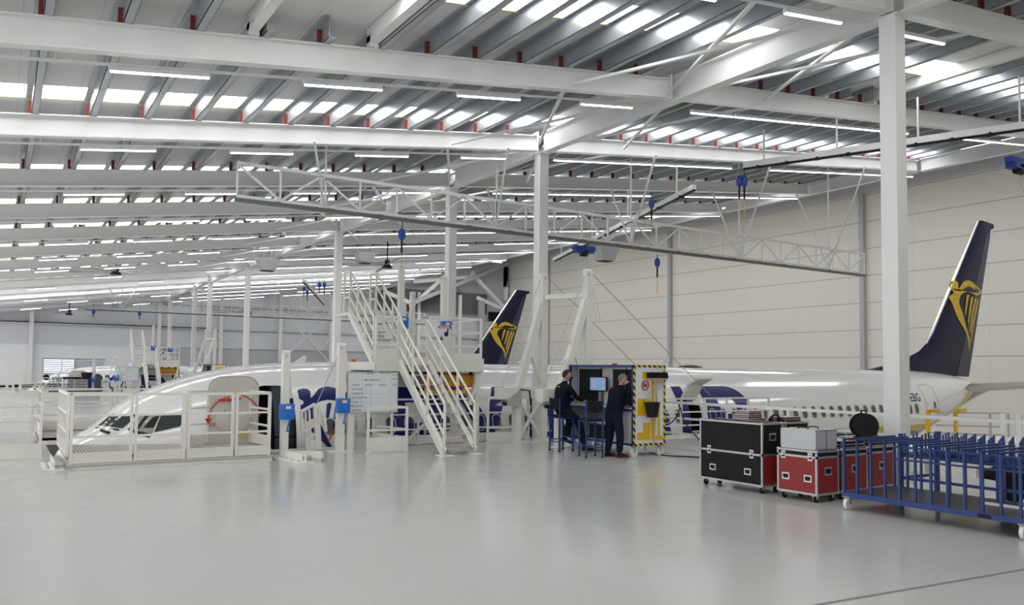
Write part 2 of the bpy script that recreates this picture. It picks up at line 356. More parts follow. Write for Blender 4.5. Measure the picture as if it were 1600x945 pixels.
# columns
def column(X, Y, z0, z1, w, label, grp='main columns'):
    t = thing('steel_column', label, 'column', (X, Y, z0), grp)
    m = MB((X, Y, z0)); m.bar((X, Y, z0), (X, Y, z1), w, w, (0, 1, 0)); link('shaft', m, white_steel, t, bevel=.012)
    m = MB((X, Y, z0)); m.box((X-w*.75, Y-w*.75, z0), (X+w*.75, Y+w*.75, z0+.025))
    for sx in (-1, 1):
        for sy in (-1, 1): m.cyl((X+sx*w*.62, Y+sy*w*.62, z0+.045), (0, 0, 1), .018, .05, 6)
    link('base_plate', m, white_steel, t)
    m = MB((X, Y, z0)); m.box((X-w*.65, Y-w*.65, z1-.02), (X+w*.65, Y+w*.65, z1)); link('cap_plate', m, white_steel, t)
    return t
for i, Y in enumerate(COLS):
    z0 = 0 if i not in (2, 3, 6) or Y > 30 else GZ
    if abs(Y-22.8) < .1 or abs(Y-63.55) < .1: z0 = GZ
    column(12.23, Y, z0, 7.74, .29, 'white square steel column in the main row, %s from the camera' % nth(i+1))
for i, X in enumerate((2.13, 12.2, 17.7, 23.4, 28.6, 33.5, 38.6, 43.8)):
    column(X, YEND-.75, 0 if X < 13 else GZ, zlow(min(X, 30))+.4, .32, 'white column standing against the end wall, %s from the left' % nth(i+1), 'end wall columns')
# purlins with red brackets
def purlin(X, lab):
    z = zlow(X)+BD; L = YEND-.3; y0 = 12.2 if (3.2 < X < 5.1 or 17.5 < X < 19.4) else 1.6
    m = MB((X, y0, z)); m.box((X-.006, y0, z), (X+.006, L, z+PD)); m.box((X-.006, y0, z), (X+.12, L, z+.006)); m.box((X-.10, y0, z+PD-.008), (X+.006, L, z+PD-.001)); m.box((X+.114, y0, z), (X+.12, L, z+.03)); m.box((X-.10, y0, z+PD-.035), (X-.094, L, z+PD-.002))
    t = thing('roof_purlin', lab, 'purlin', (X, y0, z), 'roof purlins'); link('purlin_rail', m, galv, t)
    for Y in BEAM_Y[1:9]:
        if Y < y0: continue
        b = MB((X, y0, z)); b.box((X-.065, Y-.02, z), (X-.007, Y+.02, z+.25)); b.box((X-.018, Y-.06, z+.001), (X-.007, Y+.06, z+.24)); link('bracket', b, red_bracket, t)
PX = [.33+.985*k for k in range(-3, 31)]
PX = [x for x in PX if abs(x-12.25) > .2]
n = 0
for x in PX:
    n += 1; purlin(x, 'grey galvanised purlin on top of the roof beams, %s from the left' % nth(n))
# light rails and linear lamps
def lamp_proto(L):
    t = thing('linear_lamp', '', 'lamp', (0, 0, -100), 'linear roof lamps')
    m = MB().box((0, -.035, .018), (L, .035, .085)); link('housing', m, lamp_body, t)
    m = MB().box((.01, -.022, -.004), (L-.01, .022, .018)); link('diffuser', m, lamp_glow, t)
    return t
LP = lamp_proto(1.42); LPfirst = True
RIGHT = {0: [(5.0, 11.6)], 1: [(5.0, 11.8), (13.0, 14.6)], 2: [(13.1, 22.3), (24, 30.2)], 3: [(12.9, 20.5), (22, 31)], 4: [(14, 21.5), (23, 30.4)]}
def put_lamp(X, Y, lab):
    global LPfirst
    sl = .135 if X < 12.25 else .115
    z = zlow(X)-.165
    if LPfirst: o = LP; LPfirst = False; o.location = (X, Y, z); o['label'] = lab
    else:
        o = copy_tree(LP, (0, 0, 0), lab); o.location = (X, Y, z)
    o.rotation_euler = (0, -math.atan(sl), 0)
for i, Y in enumerate(BEAM_Y):
    yl = Y+.32
    if i >= 1:
        m = MB((-6, yl, zlow(-6))); m.bar((-6, yl, zlow(-6)-.055), (12.0, yl, zlow(12)-.055), .05, .035)
        for k in range(12): 
            X = -5.4+k*1.475; m.tube([(X, yl, zlow(X)-.05), (X, yl-.02, zlow(X)+.0), (X, yl-.2, zlow(X)+.03)], .006, 4)
        o = link('lamp_rail', m, lamp_body); o.location = (-6, yl, zlow(-6)); tag(o, 'thin white lamp rail hanging under the %s roof beam from the camera' % nth(i+1), 'rail', 'lamp rails')
        for k in range(-2, 5):
            if i > 8 and (k+i) % 2: continue
            X = 1.2+2.95*(k-.0)-(.04*k)
            if X+1.4 > 12.1: continue
            put_lamp(X, yl, 'lit lamp %s from the left under the left part of the %s roof beam' % (nth(k+3), nth(i+1)))
    n = 0
    for a, b in RIGHT.get(i, [(13.0, 21.9), (23.4, 30.3)]):
        if a < 12: continue
        X = a
        while X+1.45 < b+.4:
            n += 1; put_lamp(X, yl, 'lit lamp %s right of the column row under the %s roof beam' % (nth(n), nth(i+1))); X += 1.46
# plan bracing in the roof
n = 0
for i in range(1, 9):
    Y0, Y1 = BEAM_Y[i], BEAM_Y[i+1]
    for a, b in ((9.4, 12.1), (12.4, 15.1)):
        for u, v in ((a, b), (b, a)):
            p = V((u, Y0+.1, zlow(u)+.18 if (u, v) == (a, b) else zlow(u)+.10)); q = V((v, Y1-.1, zlow(v)+.18 if (u, v) == (a, b) else zlow(v)+.10))
            n += 1; m = MB(p).bar(p, q, .07, .05)
            o = link('roof_brace', m, white_steel); o.location = p
            tag(o, 'thin %s-leaning brace just %s of the columns, %s roof bay from the camera' % ('right' if u < v else 'left', 'left' if a < 12 else 'right', nth(i)), 'brace', 'roof plan braces')
# monorail trusses above the aircraft
def truss(X0, X1, Y, zb, h, lab, wob=0):
    t = thing('monorail_truss', lab, 'truss', (X0, Y, zb), 'monorail trusses'); O = (X0, Y, zb)
    link('top_chord', MB(O).bar((X0, Y, zb+h), (X1, Y, zb+h), .075), white_steel, t)
    link('bottom_chord', MB(O).bar((X0, Y, zb+.08), (X1, Y, zb+.08), .075), white_steel, t)
    m = MB(O).bar((X0-.05, Y, zb-.01), (X1+.05, Y, zb-.01), .10, .09)
    for k in range(18): x = X0+1+k*(X1-X0-2)/17; m.box((x-.08, Y-.06, zb-.02), (x+.08, Y+.06, zb+.05))
    link('monorail_track', m, mat('dark_track_steel', (.16, .16, .16), .5), t)
    N = 24
    for k in range(N+1):
        x = X0+(X1-X0)*k/N
        link('strut', MB(O).bar((x, Y, zb+.08), (x, Y, zb+h), .045), white_steel, t)
        if k < N:
            x2 = X0+(X1-X0)*(k+1)/N; lo, hi = zb+.1, zb+h-.03
            link('diagonal', MB(O).bar((x, Y, hi if k % 2 == 0 else lo), (x2, Y, lo if k % 2 == 0 else hi), .045), white_steel, t)
    for k in range(5):
        x = X0+2.2+k*(X1-X0-4.6)/4; x = min(x, 29.4)
        zr = zlow(x+.3)
        for s in (-1, 1):
            link('hanger', MB(O).bar((x, Y, zb+.1), (x+s*1.1, Y+s*2.4, zlow(x+s*1.1)+.02), .05), white_steel, t)
        link('hanger', MB(O).bar((x+.02, Y, zb+.1), (x+.02, Y, zlow(x)+BD+.1), .045), white_steel, t)
    return t
truss(4.7, 30.1, 19.8, 5.92, .90, 'long white lattice monorail truss hanging over the nearest airliner')
truss(4.7, 30.1, 19.8+BAY, 5.6, .90, 'distant white lattice monorail truss over the far airliner')
def jib(P, Q, lab):
    P = V(P); Q = V(Q); t = thing('swept_rail', lab, 'rail', P, 'swept fall arrest rails')
    link('rail_beam', MB(P).bar(P+V((0, 0, .10)), Q+V((0, 0, .10)), .14, .16), white_steel, t)
    m = MB(P).bar(P, Q, .07, .06); d = Q-P
    for k in range(9): c = P+d*(k+.5)/9; m.box((c.x-.07, c.y-.07, c.z-.03), (c.x+.07, c.y+.07, c.z+.04))
    link('track', m, black, t)
    for k in (.08, .35, .62, .92):
        c = P+d*k; X = c.x
        zt = zlow(X)+.1 if X < 30.6 else 10.2
        link('hanger', MB(P).bar(c+V((0, 0, .15)), V((c.x, c.y, zt)), .035), white_steel, t)
    return t
jib(onz(1085, 297, 7.5), onz(866, 408, 7.5), 'white swept rail slanting away over the far wing, right of the second column')
jib(onz(1162, 264, 7.5), onz(1640, 197, 7.5), 'white swept rail with black track crossing behind the nearest column')
jib(onz(474, 441, 6.9), onz(506, 476, 6.9), 'short dark swept rail far away above the cross braces')
# fall arrest reels
def reel(P, lab, hang=.5, tail=.9):
    P = V(P); t = thing('fall_arrest_block', lab, 'fall arrester', P, 'fall arrest blocks')
    link('body', MB().sphere((0, 0, 0), .14, 12, 8, (.8, .6, 1.2)), mat('reel_blue', (.03, .07, .35), .4), t, smooth=True)
    link('hook', MB().tube([(0, 0, .15), (0, 0, hang)], .012, 6), black, t)
    link('lanyard', MB().tube([(0, 0, -.15), (0, 0, -.15-tail*.4)], .028, 6), black, t)
    link('cable', MB().tube([(0, 0, -.15-tail*.4), (0, 0, -.15-tail)], .012, 5), yellow_paint, t)
    return t
reel(ony(628, 366, 19.8), 'blue fall arrest block under the truss, left of the second column', .35)
reel(ony(1027, 410, 19.8), 'grey blue fall arrest block under the truss, over the beige wall', .3)
reel(onz(1018, 318, 7.2), 'blue fall arrest block on the swept rail, left of the paired blocks', .4)
reel(onz(1155, 283, 7.15), 'left one of two paired blue fall arrest blocks under the rail', .35)
reel(onz(1163, 283, 7.15), 'right one of two paired blue fall arrest blocks under the rail', .35)
for px, py, l in ((475, 451, 'leftmost tiny blue block'), (480, 457, 'lowest tiny blue block'), (499, 445, 'left of the two upper tiny blue blocks'), (507, 445, 'right of the two upper tiny blue blocks')):
    reel(onz(px, py, 6.6), l+' far away near the short swept rail', .3)
reel(onz(146, 487, 5.2), 'tiny dark block hanging beside the leftmost black fan', .5, .5)
reel(onz(218, 490, 5.2), 'tiny dark block hanging in front of the grey end wall', .5, .5)
# ceiling fans
def fan(P, lab, rod=1.0, R=3.0, a0=.3):
    P = V(P); t = thing('ceiling_fan', lab, 'ceiling fan', P, 'large black ceiling fans')
    link('rod', MB().tube([(0, 0, .15), (0, 0, rod)], .035, 8), black, t)
    link('motor', MB().tube([(0, 0, -.15), (0, 0, .25)], .15, 12, rads=[.2, .12]).cyl((0, 0, -.12), (0, 0, 1), .26, .08), black, t)
    for k in range(6):
        a = a0+k*PI/3; d = V((math.cos(a), math.sin(a), 0)); s = V((-d.y, d.x, .25))*.08
        link('blade', MB().add([d*.2-s, d*R-s, d*R+s, d*.2+s, d*.2-s+V((0, 0, .02)), d*R-s+V((0, 0, .02)), d*R+s+V((0, 0, .02)), d*.2+s+V((0, 0, .02))], [(0, 3, 2, 1), (4, 5, 6, 7), (0, 1, 5, 4), (1, 2, 6, 5), (2, 3, 7, 6), (3, 0, 4, 7)]), girt_grey, t)
for P, lab, h in ((CAM+ray(181, 424)*42, 'large black ceiling fan under the roof at upper left', zlow(5)-6.6), (CAM+ray(108, 489)*62, 'smaller looking black ceiling fan at far left above the end wall', 1.0), (CAM+ray(388, 488)*60, 'black ceiling fan on a long rod between far columns', 2.0), (CAM+ray(605, 414)*40.4, 'black ceiling fan directly above the white stairs', 1.2)):
    fan(P, lab, max(.6, zlow(P.x)-P.z))
def heater(P, lab):
    P = V(P); t = thing('unit_heater', lab, 'heater', P, 'ceiling unit heaters')
    m = MB(); m.add([(-.55, -.4, .3), (.55, -.4, .3), (.55, .4, .3), (-.55, .4, .3), (-.35, -.3, -.3), (.35, -.3, -.3), (.35, .3, -.3), (-.35, .3, -.3)], [(0, 1, 2, 3), (7, 6, 5, 4), (0, 4, 5, 1), (1, 5, 6, 2), (2, 6, 7, 3), (3, 7, 4, 0)])
    link('casing', m, girt_grey, t)
    link('grille', MB().box((-.3, -.25, -.33), (.3, .25, -.301)), black, t)
    link('bracket', MB().bar((-.3, 0, .3), (-.3, 0, .8), .04).bar((.3, 0, .3), (.3, 0, .8), .04), girt_grey, t)
heater(CAM+ray(945, 398)*38, 'grey tapered heater box in front of the beige wall beside the blue trolley')
heater(CAM+ray(570, 403)*45, 'grey tapered heater box above the white stairs')
heater(CAM+ray(418, 414)*42, 'grey tapered heater box right of the fourth column')
def trolley(P, lab):
    P = V(P); t = thing('rail_trolley', lab, 'trolley', P, 'blue rail trolleys')
    link('frame', MB().box((-.6, -.12, .0), (.6, .12, .18)).box((-.5, -.15, -.15), (-.2, .15, .0)).box((.15, -.15, -.12), (.5, .15, .0)), mat('trolley_blue', (.02, .04, .25), .4), t)
    link('winch_drum', MB().cyl((0, 0, -.16), (1, 0, 0), .13, .3), black, t)
    link('rope', MB().tube([(-.1, 0, -.2), (.3, -.6, -3.2)], .012, 5).tube([(.1, 0, -.2), (.5, -.6, -3.2)], .012, 5), girt_grey, t)
trolley(CAM+ray(912, 391)*36, 'dark blue trolley with ropes on the rail right of the second column')
trolley(CAM+ray(1592, 258)*24, 'dark blue trolley with ropes at the right edge above the tail fin')
# end frame steelwork seen above the second fin
def steel(pts, w, h, lab, m=None):
    p = V(pts[0]); o = link('steel_brace', MB(p).bar(pts[0], pts[1], w, h), m or cream_steel); o.location = p; tag(o, lab, 'brace', 'end frame steelwork'); return o
ye = YEND-1.6
def E(x, y):
    p = ony(x, y, ye); p.x = min(p.x, XW-.6); p.z = min(p.z, (zlow(p.x) if p.x < 30.6 else 10.85+(p.x-30.6)*.219)-.75); return p
for i, (a, b, wdt) in enumerate([((640, 474), (800, 408), 1.5), ((628, 472), (628, 600), .9), ((752, 470), (752, 600), .7), ((735, 425), (788, 482), .4), ((560, 462), (640, 400), .5), ((700, 418), (640, 480), .35), ((806, 418), (834, 452), .4), ((745, 465), (783, 482), .3), ((600, 455), (645, 475), .3), ((798, 410), (798, 470), .4), ((645, 440), (745, 432), .3)]):
    steel((E(*a), E(*b)), wdt, .4, 'heavy grey steel member of the far end frame, %s one behind the stairs' % nth(i+1), girt_grey if wdt > .45 else white_steel)
for i, (a, b) in enumerate([((445, 492), (520, 572)), ((425, 575), (520, 490)), ((500, 545), (580, 470)), ((440, 470), (520, 500))]):
    steel((ony(*a, YEND-1.08), ony(*b, YEND-1.08)), .22, .1, 'white cross brace against the end wall, %s from the left' % nth(i+1))
dk = MB().box((34, YEND-.5, 8.2), (47.5, YEND-.4, 10.6))
for k in range(9): dk.box((34, YEND-.57, 8.2+k*.26), (47.5, YEND-.5, 8.32+k*.26))
o = link('louvred_panel', dk, dark_clad); tag(o, 'dark ribbed panel behind the end frame steelwork', 'panel')

# ------------------------------------------------------------------ aircraft
YC = 19.85
def interp(tab, x):
    if x <= tab[0][0]: return tab[0][1]
    if x >= tab[-1][0]: return tab[-1][1]
    for i in range(len(tab)-1):
        if tab[i][0] <= x <= tab[i+1][0]:
            x0, y0 = tab[i]; x1, y1 = tab[i+1]
            def sl(j):
                if j <= 0 or j >= len(tab)-1:
                    j = max(1, min(len(tab)-1, j)); return (tab[j][1]-tab[j-1][1])/(tab[j][0]-tab[j-1][0])
                a = (tab[j][1]-tab[j-1][1])/(tab[j][0]-tab[j-1][0]); b = (tab[j+1][1]-tab[j][1])/(tab[j+1][0]-tab[j][0])
                return 0 if a*b <= 0 else 2*a*b/(a+b)
            h = x1-x0; t = (x-x0)/h; m0, m1 = sl(i)*h, sl(i+1)*h
            return (2*t**3-3*t*t+1)*y0+(t**3-2*t*t+t)*m0+(-2*t**3+3*t*t)*y1+(t**3-t*t)*m1
TOP = [(.95, -.40), (1.0, -.22), (1.12, .0), (1.38, .27), (1.75, .50), (2.05, .80), (2.4, 1.08), (3.05, 1.40), (3.7, 1.62), (4.4, 1.79), (5.2, 1.90), (6.0, 1.96), (7.5, 2.0), (33, 2.0), (35.5, 1.9), (37.5, 1.68), (39.0, 1.42), (39.75, 1.22)]
BOT = [(.95, -.42), (1.0, -.6), (1.12, -.85), (1.38, -1.15), (2, -1.5), (3, -1.8), (4.5, -1.97), (6, -2.0), (26.5, -2.0), (29, -1.75), (31, -1.25), (33, -.62), (35, -.05), (36.5, .36), (38, .72), (39.2, .92), (39.75, 1.0)]
HW = [(.95, .02), (1.0, .22), (1.12, .45), (1.38, .75), (1.8, 1.06), (2.4, 1.36), (3.1, 1.6), (4, 1.77), (5, 1.85), (6, 1.88), (28, 1.88), (30, 1.82), (32, 1.66), (34, 1.4), (36, 1.02), (37.5, .70), (38.8, .38), (39.75, .1)]
ZC = [(.95, -.41), (2, -.15), (4, -.02), (6, 0), (28, 0), (32, .2), (35, .6), (37.5, .95), (39.75, 1.1)]
def sect(X): return interp(TOP, X), interp(BOT, X), interp(HW, X), interp(ZC, X)
def ysurf(X, z, off=0.0):
    t, b, h, c = sect(X); r = (z-c)/((t-c) if z > c else (c-b)); r = min(1, abs(r))
    return YC-(h+off)*math.sqrt(max(0, 1-r*r))
def inside(p):
    t, b, h, c = sect(p.x)
    r = (p.z-c)/((t-c) if p.z > c else (c-b)); return (p.y-YC)**2/h**2+r*r < 1
def hit(x, y, off=.006):
    d = ray(x, y).normalized(); t = 15.0
    while t < 60:
        p = CAM+d*t
        if .95 < p.x < 39.7 and inside(p): break
        t += .1
    else: return None
    lo, hi = t-.1, t
    for _ in range(18):
        m = (lo+hi)/2
        if inside(CAM+d*m) and (CAM+d*m).x > .95: hi = m
        else: lo = m
    return CAM+d*(lo-off)
def conform(me, fx, cuts_z=None, step=.12):
    """slice a flat mesh given in (X, z) and lay it on the fuselage side"""
    bm = bmesh.new(); bm.from_mesh(me)
    xs = [v.co.x for v in bm.verts]; zs = [v.co.y for v in bm.verts]
    z = math.floor(min(zs)/step)*step
    while z < max(zs):
        z += step; bmesh.ops.bisect_plane(bm, geom=bm.verts[:]+bm.edges[:]+bm.faces[:], plane_co=(0, z, 0), plane_no=(0, 1, 0))
    x = math.floor(min(xs)/.4)*.4
    while x < max(xs):
        x += .4; bmesh.ops.bisect_plane(bm, geom=bm.verts[:]+bm.edges[:]+bm.faces[:], plane_co=(x, 0, 0), plane_no=(1, 0, 0))
    for v in bm.verts: v.co = fx(v.co.x, v.co.y)
    bm.to_mesh(me); bm.free(); return me
def fill_poly(polys):
    """flat filled mesh of outlines (first is outer, others holes) via a 2D curve"""
    cu = bpy.data.curves.new('outline', 'CURVE'); cu.dimensions = '2D'; cu.fill_mode = 'BOTH'
    for P in polys:
        s = cu.splines.new('POLY'); s.points.add(len(P)-1); s.use_cyclic_u = True
        for i, p in enumerate(P): s.points[i].co = (p[0], p[1], 0, 1)
    o = bpy.data.objects.new('outline', cu); C.objects.link(o)
    me = bpy.data.meshes.new_from_object(o.evaluated_get(bpy.context.evaluated_depsgraph_get()))
    bpy.data.objects.remove(o); return me
def rrect(x0, z0, x1, z1, r, n=5):
    P = []
    for cx, cz, a in ((x1-r, z1-r, 0), (x0+r, z1-r, PI/2), (x0+r, z0+r, PI), (x1-r, z0+r, 1.5*PI)):
        for k in range(n+1): P.append((cx+r*math.cos(a+PI/2*k/n), cz+r*math.sin(a+PI/2*k/n)))
    return P
def put(me, name, m, parent, origin):
    me.materials.clear(); me.materials.append(m)
    for v in me.vertices: v.co = v.co-V(origin)
    o = bpy.data.objects.new(name, me); C.objects.link(o); o.parent = parent; return o
AO = V((0, YC, GZ))
def fus_material():
    m = bpy.data.materials.new('white_airliner_paint'); m.use_nodes = True; nt = m.node_tree; b = nt.nodes['Principled BSDF']
    b.inputs['Roughness'].default_value = .16; b.inputs['Coat Weight'].default_value = .6; b.inputs['Coat Roughness'].default_value = .04
    tc = nt.nodes.new('ShaderNodeTexCoord'); sp = nt.nodes.new('ShaderNodeSeparateXYZ'); nt.links.new(tc.outputs['Object'], sp.inputs[0])
    def mth(op, a, b_=None):
        n = nt.nodes.new('ShaderNodeMath'); n.operation = op
        for i, v in enumerate((a, b_)):
            if v is None: continue
            if isinstance(v, (int, float)): n.inputs[i].default_value = v
            else: nt.links.new(v, n.inputs[i])
        return n.outputs[0]
    # swept line: yellow stripe with navy belly below, rising to the tail
    x = mth('MAXIMUM', mth('SUBTRACT', sp.outputs['X'], 31.8), 0.0)
    curve = mth('ADD', mth('MULTIPLY', mth('POWER', x, 1.45), .135), -.16-GZ)
    rel = mth('SUBTRACT', sp.outputs['Z'], curve)
    aft = mth('GREATER_THAN', sp.outputs['X'], 22.0)
    below = mth('MULTIPLY', mth('LESS_THAN', rel, 0.0), aft); deep = mth('MULTIPLY', mth('LESS_THAN', rel, -.26), aft)
    m1 = nt.nodes.new('ShaderNodeMix'); m1.data_type = 'RGBA'; m1.inputs['A'].default_value = (.80, .80, .79, 1); m1.inputs['B'].default_value = (.62, .42, .02, 1); nt.links.new(below, m1.inputs['Factor'])
    m2 = nt.nodes.new('ShaderNodeMix'); m2.data_type = 'RGBA'; m2.inputs['B'].default_value = (.02, .022, .08, 1); nt.links.new(m1.outputs['Result'], m2.inputs['A']); nt.links.new(deep, m2.inputs['Factor'])
    # faint panel joints
    p = mth('PINGPONG', mth('SUBTRACT', sp.outputs['X'], 2.1), 2.1); j = mth('MULTIPLY', mth('LESS_THAN', p, .006), .25)
    m3 = nt.nodes.new('ShaderNodeMix'); m3.data_type = 'RGBA'; m3.inputs['B'].default_value = (.3, .3, .3, 1); nt.links.new(m2.outputs['Result'], m3.inputs['A']); nt.links.new(j, m3.inputs['Factor'])
    nt.links.new(m3.outputs['Result'], b.inputs['Base Color']); return m
fus_paint = fus_material()
plane = thing('airliner', 'nearest white airliner with navy lettering, open front door and blue tail fin', 'aircraft', AO, 'parked airliners')
xs = [.95, .97, 1.0, 1.05, 1.12, 1.22, 1.38, 1.55, 1.75, 1.9, 2.05, 2.2, 2.4, 2.7, 3.05, 3.4, 3.7, 4.05, 4.4, 4.84, 5.3, 5.77, 6.2, 6.8, 7.5]+[8.5+k for k in range(8)]+[16.6, 17.3, 17.95, 18.35, 18.75, 19.3, 20, 21, 22, 23, 24, 25, 26, 26.5, 27.2, 28, 29, 30, 31, 32, 33, 34, 35, 36, 36.8, 37.6, 38.3, 38.9, 39.4, 39.75]
NA = 96
m = MB(AO); vs = []
for X in xs:
    t, b, h, c = sect(X)
    for k in range(NA):
        a = 2*PI*k/NA; s = math.sin(a); vs.append((X, YC-h*math.cos(a), c+s*((t-c) if s > 0 else (c-b))))
fs = []
DOOR = (4.84, 5.77, -2, 1.44); EXIT = (17.95, 18.75, -.05, .92)
for i in range(len(xs)-1):
    for k in range(NA):
        a = 2*PI*(k+.5)/NA; X = (xs[i]+xs[i+1])/2; t, b, h, c = sect(X); s = math.sin(a); z = c+s*((t-c) if s > 0 else (c-b))
        if math.cos(a) > 0 and any(D[0] < X < D[1] and D[2] < z < D[3] for D in (DOOR, EXIT)): continue
        fs.append((i*NA+k, (i+1)*NA+k, (i+1)*NA+(k+1) % NA, i*NA+(k+1) % NA))
fs.append(tuple(range(NA))[::-1]); fs.append(tuple((len(xs)-1)*NA+k for k in range(NA)))
m.add(vs, fs); fus = link('fuselage', m, fus_paint, plane, smooth=True)
ap = lambda X, z: V((X, ysurf(X, z, .008), z))
def decal(polys, name, mm, par=None, off=.008, fx=None):
    me = fill_poly(polys); conform(me, fx or (lambda X, z: V((X, ysurf(X, z, off), z)))); return put(me, name, mm, par or plane, AO)
# doorway: frame, interior
decal([rrect(4.72, -2.0, 5.88, 1.62, .30), rrect(4.88, -1.9, 5.74, 1.42, .27)], 'door_frame', fus_paint, off=.012)
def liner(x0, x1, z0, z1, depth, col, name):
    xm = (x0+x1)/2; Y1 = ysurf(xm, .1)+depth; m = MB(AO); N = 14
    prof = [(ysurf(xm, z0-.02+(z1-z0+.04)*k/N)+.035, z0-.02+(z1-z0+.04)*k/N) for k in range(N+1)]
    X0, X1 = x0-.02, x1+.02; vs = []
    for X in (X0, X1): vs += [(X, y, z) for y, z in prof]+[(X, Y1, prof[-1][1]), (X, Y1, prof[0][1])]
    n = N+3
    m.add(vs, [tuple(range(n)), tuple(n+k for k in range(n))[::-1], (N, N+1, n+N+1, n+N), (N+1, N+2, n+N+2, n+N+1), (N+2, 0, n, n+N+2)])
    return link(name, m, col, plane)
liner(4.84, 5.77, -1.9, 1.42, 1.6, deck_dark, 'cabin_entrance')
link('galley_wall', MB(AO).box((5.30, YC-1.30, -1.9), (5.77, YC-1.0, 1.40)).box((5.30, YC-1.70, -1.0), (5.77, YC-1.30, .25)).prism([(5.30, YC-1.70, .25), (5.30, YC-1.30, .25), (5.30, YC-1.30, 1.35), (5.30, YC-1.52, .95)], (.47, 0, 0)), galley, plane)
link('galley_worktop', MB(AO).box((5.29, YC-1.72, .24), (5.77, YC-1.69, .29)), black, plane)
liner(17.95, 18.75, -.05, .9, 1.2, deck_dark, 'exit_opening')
decal([rrect(17.86, -.16, 18.84, 1.02, .2), rrect(17.97, -.03, 18.73, .88, .16)], 'exit_frame', dull_metal)
# front door swung open against the side
dm = MB(AO); dx0, dx1 = ony(326, 640, 17.72).x, ony(403.5, 640, 17.72).x
P = rrect(dx0, -1.6, dx1, 1.62, .28, 7)
dd = link('cabin_door', MB(AO).prism([(a, 17.66+.03*(a-dx0), b) for a, b in P], (0, .14, 0)), door_beige, plane, bevel=.01)
dd['label'] = 'open beige inner face of the front door'
link('door_seal', MB(AO).prism([(a+(a-(dx0+dx1)/2)*.025, 17.69+.03*(a-dx0), b+(.02 if b > 0 else 0)) for a, b in P], (0, .05, 0)), mat('grey_seal', (.25, .25, .25), .6), plane)
def donth(px, py, y=17.64): return ony(px, py, y)
c0 = donth(365, 655)
arc = []
for k in range(7): a = PI*.56+PI*.42*k/6; arc.append(c0+V((math.cos(a)*.52, 0, math.sin(a)*.50)))
link('red_arrow', MB(AO).tube(arc, .013, 6).add([arc[-1]+V((-.07, -.01, 0)), arc[-1]+V((.07, -.01, 0)), arc[-1]+V((.0, -.01, -.12))], [(0, 1, 2)]), red_paint, dd)
arc = []
for k in range(7): a = PI*.03+PI*.38*k/6; arc.append(c0+V((math.cos(a)*.56, 0, math.sin(a)*.54)))
link('red_arrow', MB(AO).tube(arc, .013, 6), red_paint, dd)
link('handle', MB(AO).bar(c0+V((-.2, -.04, .2)), c0+V((.1, -.04, .02)), .05).cyl(c0+V((.02, -.02, .0)), (0, 1, 0), .06, .06), dull_metal, dd)
link('handle_housing', MB(AO).sphere(c0+V((0, .04, -.05)), .42, 16, 10, (1, .22, .62)), door_beige, dd, smooth=True)
link('red_band', MB(AO).bar(donth(342, 625), donth(353, 625), .06, .05).bar(donth(355, 625.5), donth(376, 622), .05, .05), red_paint, dd)
for px in (344, 350): pass
c = donth(327, 666); text_part('OPEN', .115, c-AO, (1, 0, 0), (0, 0, 1), red_paint, dd)
link('gauge', MB(AO).box(donth(377, 673)+V((0, -.03, 0)), donth(384, 682)+V((0, .02, 0))), yellow_paint, dd)
# overwing exit hatch hinged up
hp = [V((18.1+a*.9, ysurf(18.1, 1.0)-.02-b, .98+c)) for a, b, c in ((0, 0, .0), (0, .35, .55), (0, .8, .72), (0, .82, .64), (0, .42, .45), (0, .10, -.03))]
hh = link('exit_hatch', MB(AO).prism([p-V((.15, 0, 0)) for p in hp], (.62, 0, 0)), cream_steel, plane, bevel=.02)
link('hatch_window', MB(AO).prism([V((18.15, ysurf(18.1, 1.0)-.36, 1.42)), V((18.45, ysurf(18.1, 1.0)-.36, 1.42)), V((18.45, ysurf(18.1, 1.0)-.56, 1.56)), V((18.15, ysurf(18.1, 1.0)-.56, 1.56))], (0, -.01, -.03)), window_pane, hh)
# cabin windows
skip = [(4.5, 6.3), (17.75, 18.95), (31.6, 33.4)]
k = 0; X = 6.55
while X < 31.4:
    if not any(a < X < b for a, b in skip):
        fr = decal([rrect(X-.145, .25, X+.145, .68, .125), rrect(X-.115, .28, X+.115, .65, .105)], 'window_frame', dull_metal, off=.012)
        me = fill_poly([rrect(X-.118, .277, X+.118, .653, .107)]); conform(me, lambda x, z: V((x, ysurf(x, z, .006), z))); put(me, 'window_pane', window_pane, fr, AO)
    X += .508
# cockpit windows
def pxpoly(pts, name, mm, par=None, off=.012):
    me = fill_poly([[(a, -b) for a, b in pts]])
    bm = bmesh.new(); bm.from_mesh(me)
    for ax in (0, 1):
        vals = [v.co[ax] for v in bm.verts]; z = math.floor(min(vals)/4)*4
        while z < max(vals):
            z += 4; co = [0, 0, 0]; co[ax] = z; no = [0, 0, 0]; no[ax] = 1
            bmesh.ops.bisect_plane(bm, geom=bm.verts[:]+bm.edges[:]+bm.faces[:], plane_co=co, plane_no=no)
    last = V((2, 18.5, .7))
    for v in bm.verts:
        h = hit(v.co.x, -v.co.y, off)
        if h is None: h = last
        last = h; v.co = h
    bm.to_mesh(me); bm.free(); return put(me, name, mm, par or plane, AO)
wmat = mat('cockpit_glass', (.045, .055, .05), .05, var=.3)
w1 = pxpoly([(154, 664), (177, 647), (213, 647), (203, 659), (191, 669)], 'cockpit_window', wmat)
w2 = pxpoly([(221, 647), (250, 647), (236, 680), (222, 676), (199, 670)], 'cockpit_window', mat('beige_cockpit_glass', (.34, .33, .29), .08))  # opaque beige stands in for the view through the pane
w3 = pxpoly([(252, 647), (286, 647), (288, 657), (281, 666), (241, 675)], 'cockpit_window', wmat)
pxpoly([(152, 665), (176, 645.5), (179, 646), (156, 665)], 'window_frame', black, w1, .02)
